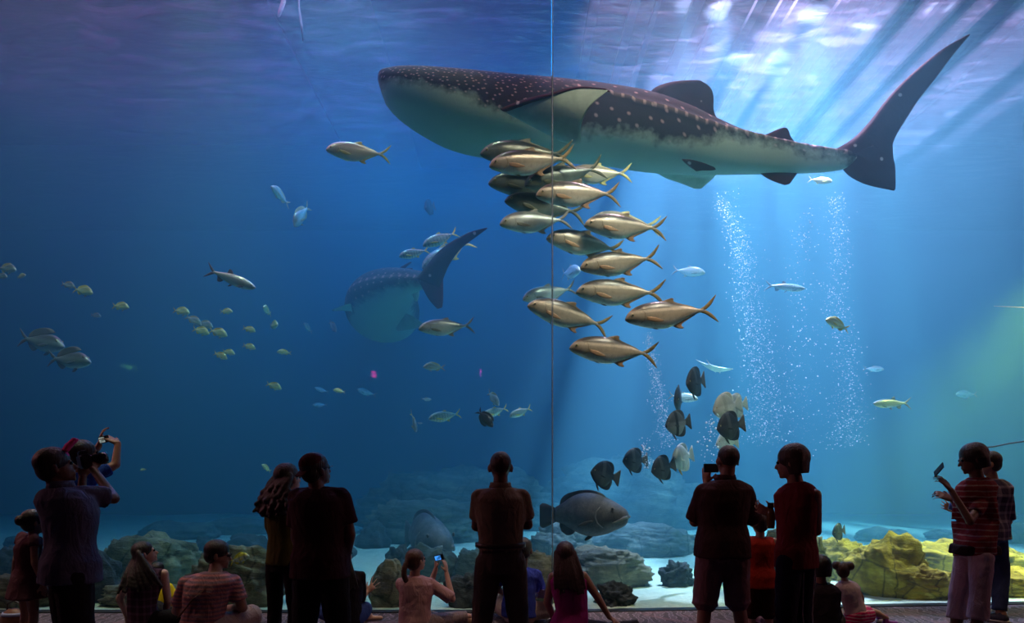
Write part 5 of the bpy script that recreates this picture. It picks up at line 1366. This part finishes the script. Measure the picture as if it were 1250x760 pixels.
# 11 man in khaki
bel = plain('dark_belt', (.03, .018, .012), .5)
person(5.7, 611, 1.765, 2, 'bald man in khaki shirt and trousers standing with folded arms in the middle', skin=SKIN_D, hair=hairm('shaved_hair', (.03, .018, .014)), hair_style='shaved', look=(3, 4), build=1.06,
    shirt=(cloth('khaki_shirt', (.19, .15, .10)), .020), sleeve='short', hem=-.07, stance=.09, pants=(cloth('khaki_trousers', (.12, .10, .075)), .012), belt=bel, collar=cloth('khaki_shirt', (.19, .15, .10)), shoes=shoe_m,
    J=dict(shL=(585, 607, 0), shR=(637, 607, 0), elL=(582, 642, .10), elR=(644, 640, .10), wrL=(622, 636, .30), wrR=(600, 634, .32)), hands=dict(L=dict(D=(1, .1, 0), N=(0, 1, .3)), R=dict(D=(-1, .1, 0), N=(0, 1, .3))))
# 12 seated man in blue
person(7.85, 634, 1.80, -8, 'seated man in blue t-shirt seen past the legs of the man in khaki', sit=True, skin=SKIN_D, hair=H_BLK, look=(-10, 10),
    shirt=(cloth('royal_blue_shirt', (.02, .035, .24)), .022), sleeve='short', pants=(cloth('pale_shorts', (.38, .33, .28)), .02), leg_hem='knee', J=dict(head=(639, 671, 0), neck=(637, 692, 0), shR=(655, 702, 0), elR=(660, 725, .1), knR=(666, 744, .0), anR=(640, 757, .3)))
g = gear('leaflet', 'leaflet', 'pale open leaflet on the knee of the seated man in blue', at(666, 725, 7.8), (radians(-30), radians(8), radians(10)))
bbox('page', .17, .22, .004, plain('printed_paper', (.45, .32, .5), .6, var=.8, scale=40), g, bev=.001)
# 13 woman in magenta
person(7.0, 694, 1.66, -6, 'seated woman with long dark hair in magenta top leaning on one arm', sit=True, skin=SKIN_M, hair=hairm('dark_maroon_hair', (.03, .012, .015)), hair_style='long', look=(2, 10), hem=.12,
    shirt=(cloth('magenta_top', (.30, .02, .17)), .018), sleeve='none', pants=(cloth('black_skirt_cloth', (.015, .012, .018)), .03), shoes=shoe_m,
    J=dict(head=(690, 676, 0), neck=(692, 696, 0), shL=(675, 704, 0), shR=(712, 703, 0), chest=(695, 722, 0), waist=(698, 745, 0), elR=(729, 728, .02), wrR=(744, 753, .05), elL=(668, 735, .1), wrL=(678, 760, .2), knR=(742, 772, .1), anR=(783, 765, .1), knL=(728, 774, .4), anL=(768, 766, .4)),
    hands=dict(R=dict(D=(.7, .1, -.4), N=(0, -.3, 1), curl=.15)))
# 14 man in shorts
person(6.2, 882, 1.845, 4, 'bald man in dark shirt and cargo shorts standing and holding a camera to his face', skin=SKIN_M, hair=hairm('shaved_hair', (.03, .018, .014)), hair_style='shaved', look=(8, 4), build=1.13,
    shirt=(cloth('dark_brown_shirt', (.055, .025, .025)), .030), sleeve='elbow', hem=.10, stance=.08, pants=(cloth('dusty_pink_shorts', (.22, .13, .14)), .024), leg_hem='knee', collar=cloth('dark_brown_shirt', (.055, .025, .025)), shoes=shoe_m,
    J=dict(head=(888, 562, 0), neck=(886, 586, 0), shL=(859, 601, 0), shR=(909, 601, 0), elL=(848, 636, .10), wrL=(862, 590, .28), elR=(919, 636, .14), wrR=(895, 592, .34)),
    hands=dict(L=dict(D=(.05, .1, 1), N=(-.6, -.7, 0), curl=.45, side=1), R=dict(D=(-.3, .1, .9), N=(.7, -.6, 0), curl=.5)))
compact(at(868, 571, 6.42), (0, 0, radians(6)), 'black camera held to the face of the man in cargo shorts', 1.2)
# 15 boy in red
person(6.6, 928, 1.21, -3, 'small boy in sleeveless red shirt standing right of the man in cargo shorts', kid=True, skin=SKIN_L, hair=H_BRN, look=(0, 5), hem=.12,
    shirt=(cloth('red_vest', (.42, .03, .015)), .018), sleeve='none', pants=(cloth('dark_red_shorts', (.05, .012, .012)), .02), leg_hem='knee', shoes=sole_m,
    J=dict(elR=(942, 682, .0), wrR=(951, 690, .08)))
# 16 woman in red
r_, HX, (hf, hu, hr), j, b_ = person(5.7, 972, 1.81, 38, 'woman with short bobbed hair and dark red sleeveless top holding a bottle', skin=SKIN_M, hair=H_BRN, hair_style='bob', look=(22, -6), bust=1, hem=.10,
    shirt=(cloth('dark_red_top', (.16, .018, .022)), .014), sleeve='none', pants=(cloth('navy_track_trousers', (.012, .012, .03)), .018), shoes=shoe_m, build=.90,
    J=dict(head=(966, 564, 0), neck=(972, 589, 0), shL=(957, 606, .08), shR=(995, 604, -.10), elL=(966, 644, .06), wrL=(944, 627, .22), elR=(997, 648, 0), wrR=(975, 655, .2)), hands=dict(L=dict(D=(-.8, .2, .3), N=(0, -.8, -.5), curl=.7)))
wp = plain('white_piping', (.55, .5, .45), .6)
for a, b2 in (('hipR', 'knR'), ('knR', 'anR')):
    pass
pp = [o for o in r_.children if o.name.startswith('trousers')][0]
for q, off in ((( 'hipR', 'knR', 'anR'), Vector((.05, -.105, 0))), (('hipR', 'knR', 'anR'), Vector((-.035, -.112, 0)))):
    pts = []
    for t_ in range(13):
        u = t_ / 12; A = j[q[0]].lerp(j[q[1]], u * 2) if u < .5 else j[q[1]].lerp(j[q[2]], (u - .5) * 2)
        pts.append(A + off * (1 - .28 * u) * 1.03)
    tube('piping', pts, .0045, wp, pp, 6)
bt = gear('bottle', 'bottle', 'small dark topped bottle in the hand of the woman in dark red', at(941, 640, 5.88))
tube('flask', [(0, 0, -.03), (0, 0, 0), (0, 0, .09), (0, 0, .12), (0, 0, .135)], [.028, .032, .032, .024, .016], plain('brown_bottle', (.12, .06, .02), .2), bt, 18)
tube('cap', [(0, 0, .135), (0, 0, .175)], .026, blackp, bt, 18)
# 17 seated figure in plaid, 18 seated figure in dark hood
person(7.55, 948, 1.15, -12, 'low seated child in purple plaid clothes on the carpet behind the boy in red', sit=True, kid=True, skin=SKIN_M, hair=H_BLK, lean=.1,
    shirt=(cloth('plaid_top', (.05, .03, .05), plaid=(16, (.45, .30, .36))), .03), sleeve='long', pants=(cloth('plaid_top', (.05, .03, .05)), .03), J=dict(head=(930, 716, .2), neck=(935, 730, .12), shL=(928, 742, .1), shR=(950, 738, .0), elR=(962, 752, 0), wrR=(968, 765, 0)))
person(6.95, 1001, 1.55, 5, 'figure in dark top seated low between the woman in dark red and the toddler', sit=True, skin=SKIN_M, hair=H_BLK, hair_style='bob', shirt=(cloth('dark_hooded_top', (.022, .014, .022)), .04), sleeve='long', pants=(trA, .03),
    J=dict(head=(1001, 692, .0), neck=(1002, 712, 0), shL=(988, 722, 0), shR=(1012, 722, 0), elR=(1017, 750, .05)))
# 19 toddler
person(7.4, 1036, 1.0, -20, 'toddler with two hair buns, white shirt and pink shorts sitting on the carpet', sit=True, kid=True, skin=SKIN_M, hair=H_BRN, hair_style='buns', look=(0, 8),
    shirt=(cloth('white_shirt', (.50, .40, .42)), .020), sleeve='cap', hem=.0, pants=(cloth('pink_striped_shorts', (.55, .03, .13), stripes=(30, (.7, .4, .45), .7)), .03), leg_hem='short', shoes=plain('purple_shoe', (.22, .03, .22), .5),
    J=dict(head=(1029, 696, .0), neck=(1032, 709, 0), shL=(1024, 716, 0), shR=(1043, 715, 0), chest=(1037, 725, 0), waist=(1042, 738, 0), pel=(1045, 752, 0), elR=(1052, 728, .02), wrR=(1054, 742, .06), hipR=(1050, 752, 0), hipL=(1040, 754, .05), knR=(1066, 746, .1), anR=(1083, 754, .12), knL=(1062, 745, .35), anL=(1074, 747, .45)))
# 20 woman with phone
r_, HX, fr3, j, b_ = person(6.75, 1190, 1.85, 72, 'woman in red striped top and pale cropped trousers looking at a phone on the right', skin=SKIN_D, hair=H_BLK, hair_style='bob', look=(5, -14), bust=1, hem=.10, build=.86,
    shirt=(cloth('red_striped_top', (.20, .028, .035), stripes=(20, (.30, .19, .18), .78)), .020), sleeve='short', pants=(cloth('pale_lilac_trousers', (.45, .34, .38)), .022), leg_hem='capri', shoes=shoe_m,
    J=dict(head=(1187, 560, 0), neck=(1194, 583, 0), shL=(1186, 600, .02), shR=(1206, 600, .0), elL=(1178, 636, .15), wrL=(1163, 610, .2), elR=(1184, 636, -.20), wrR=(1161, 598, -.10), pel=(1190, 664, 0), hipL=(1180, 680, .10), hipR=(1198, 680, -.10), knL=(1170, 728, .12), knR=(1196, 728, -.12), anL=(1166, 783, .10), anR=(1190, 786, -.14)),
    hands=dict(R=dict(D=(-.65, .1, .8), N=(.5, -.6, .2), curl=.5), L=dict(D=(-.6, .2, .3), N=(0, -.7, .6), curl=.6)))
phone(at(1146, 573, 6.66), (radians(25), radians(-42), radians(70)), 'slim phone held up by the woman in the red striped top')
T = Raw(); T.loft([(j['pel'] + UP * -.09, Vector((.21, 0, 0)), Vector((0, .17, 0))), (j['pel'] + UP * .0, Vector((.20, 0, 0)), Vector((0, .17, 0)))]); T.build('jacket', cloth('dark_jacket', (.02, .012, .015)), r_, .012, 3, .02)
# 21 man behind her
person(7.95, 1211, 1.80, 40, 'man in plaid shirt and jeans behind the woman looking at a phone', skin=SKIN_M, hair=H_BLK, look=(30, 0), build=1.0, hem=.10,
    shirt=(cloth('dark_plaid_shirt', (.05, .04, .08), plaid=(11, (.24, .19, .25))), .025), sleeve='elbow', pants=(cloth('dark_blue_jeans', (.03, .045, .11)), .02), shoes=plain('navy_sneaker', (.03, .035, .07), .6),
    J=dict(head=(1207, 566, 0), neck=(1212, 585, 0), shL=(1196, 598, .05), shR=(1228, 598, -.05), elL=(1184, 632, .1), wrL=(1168, 624, .15), elR=(1231, 636, .0), wrR=(1215, 650, .15), knL=(1196, 700, .1), anL=(1188, 744, .1), knR=(1222, 702, 0), anR=(1220, 748, -.1)))
g = gear('drink_cup', 'cup', 'dark blue cup held in front of the man in the plaid shirt', at(1163, 618, 8.0), (0, radians(20), 0))
tube('cup', [(0, 0, -.04), (0, 0, .05)], [.035, .045], plain('blue_cup', (.02, .05, .22), .4), g, 20)
tube('lid', [(0, 0, .05), (0, 0, .06)], [.048, .046], blackp, g, 20)
# shoes resting near the magenta woman are hers; lamps reflected in the glass
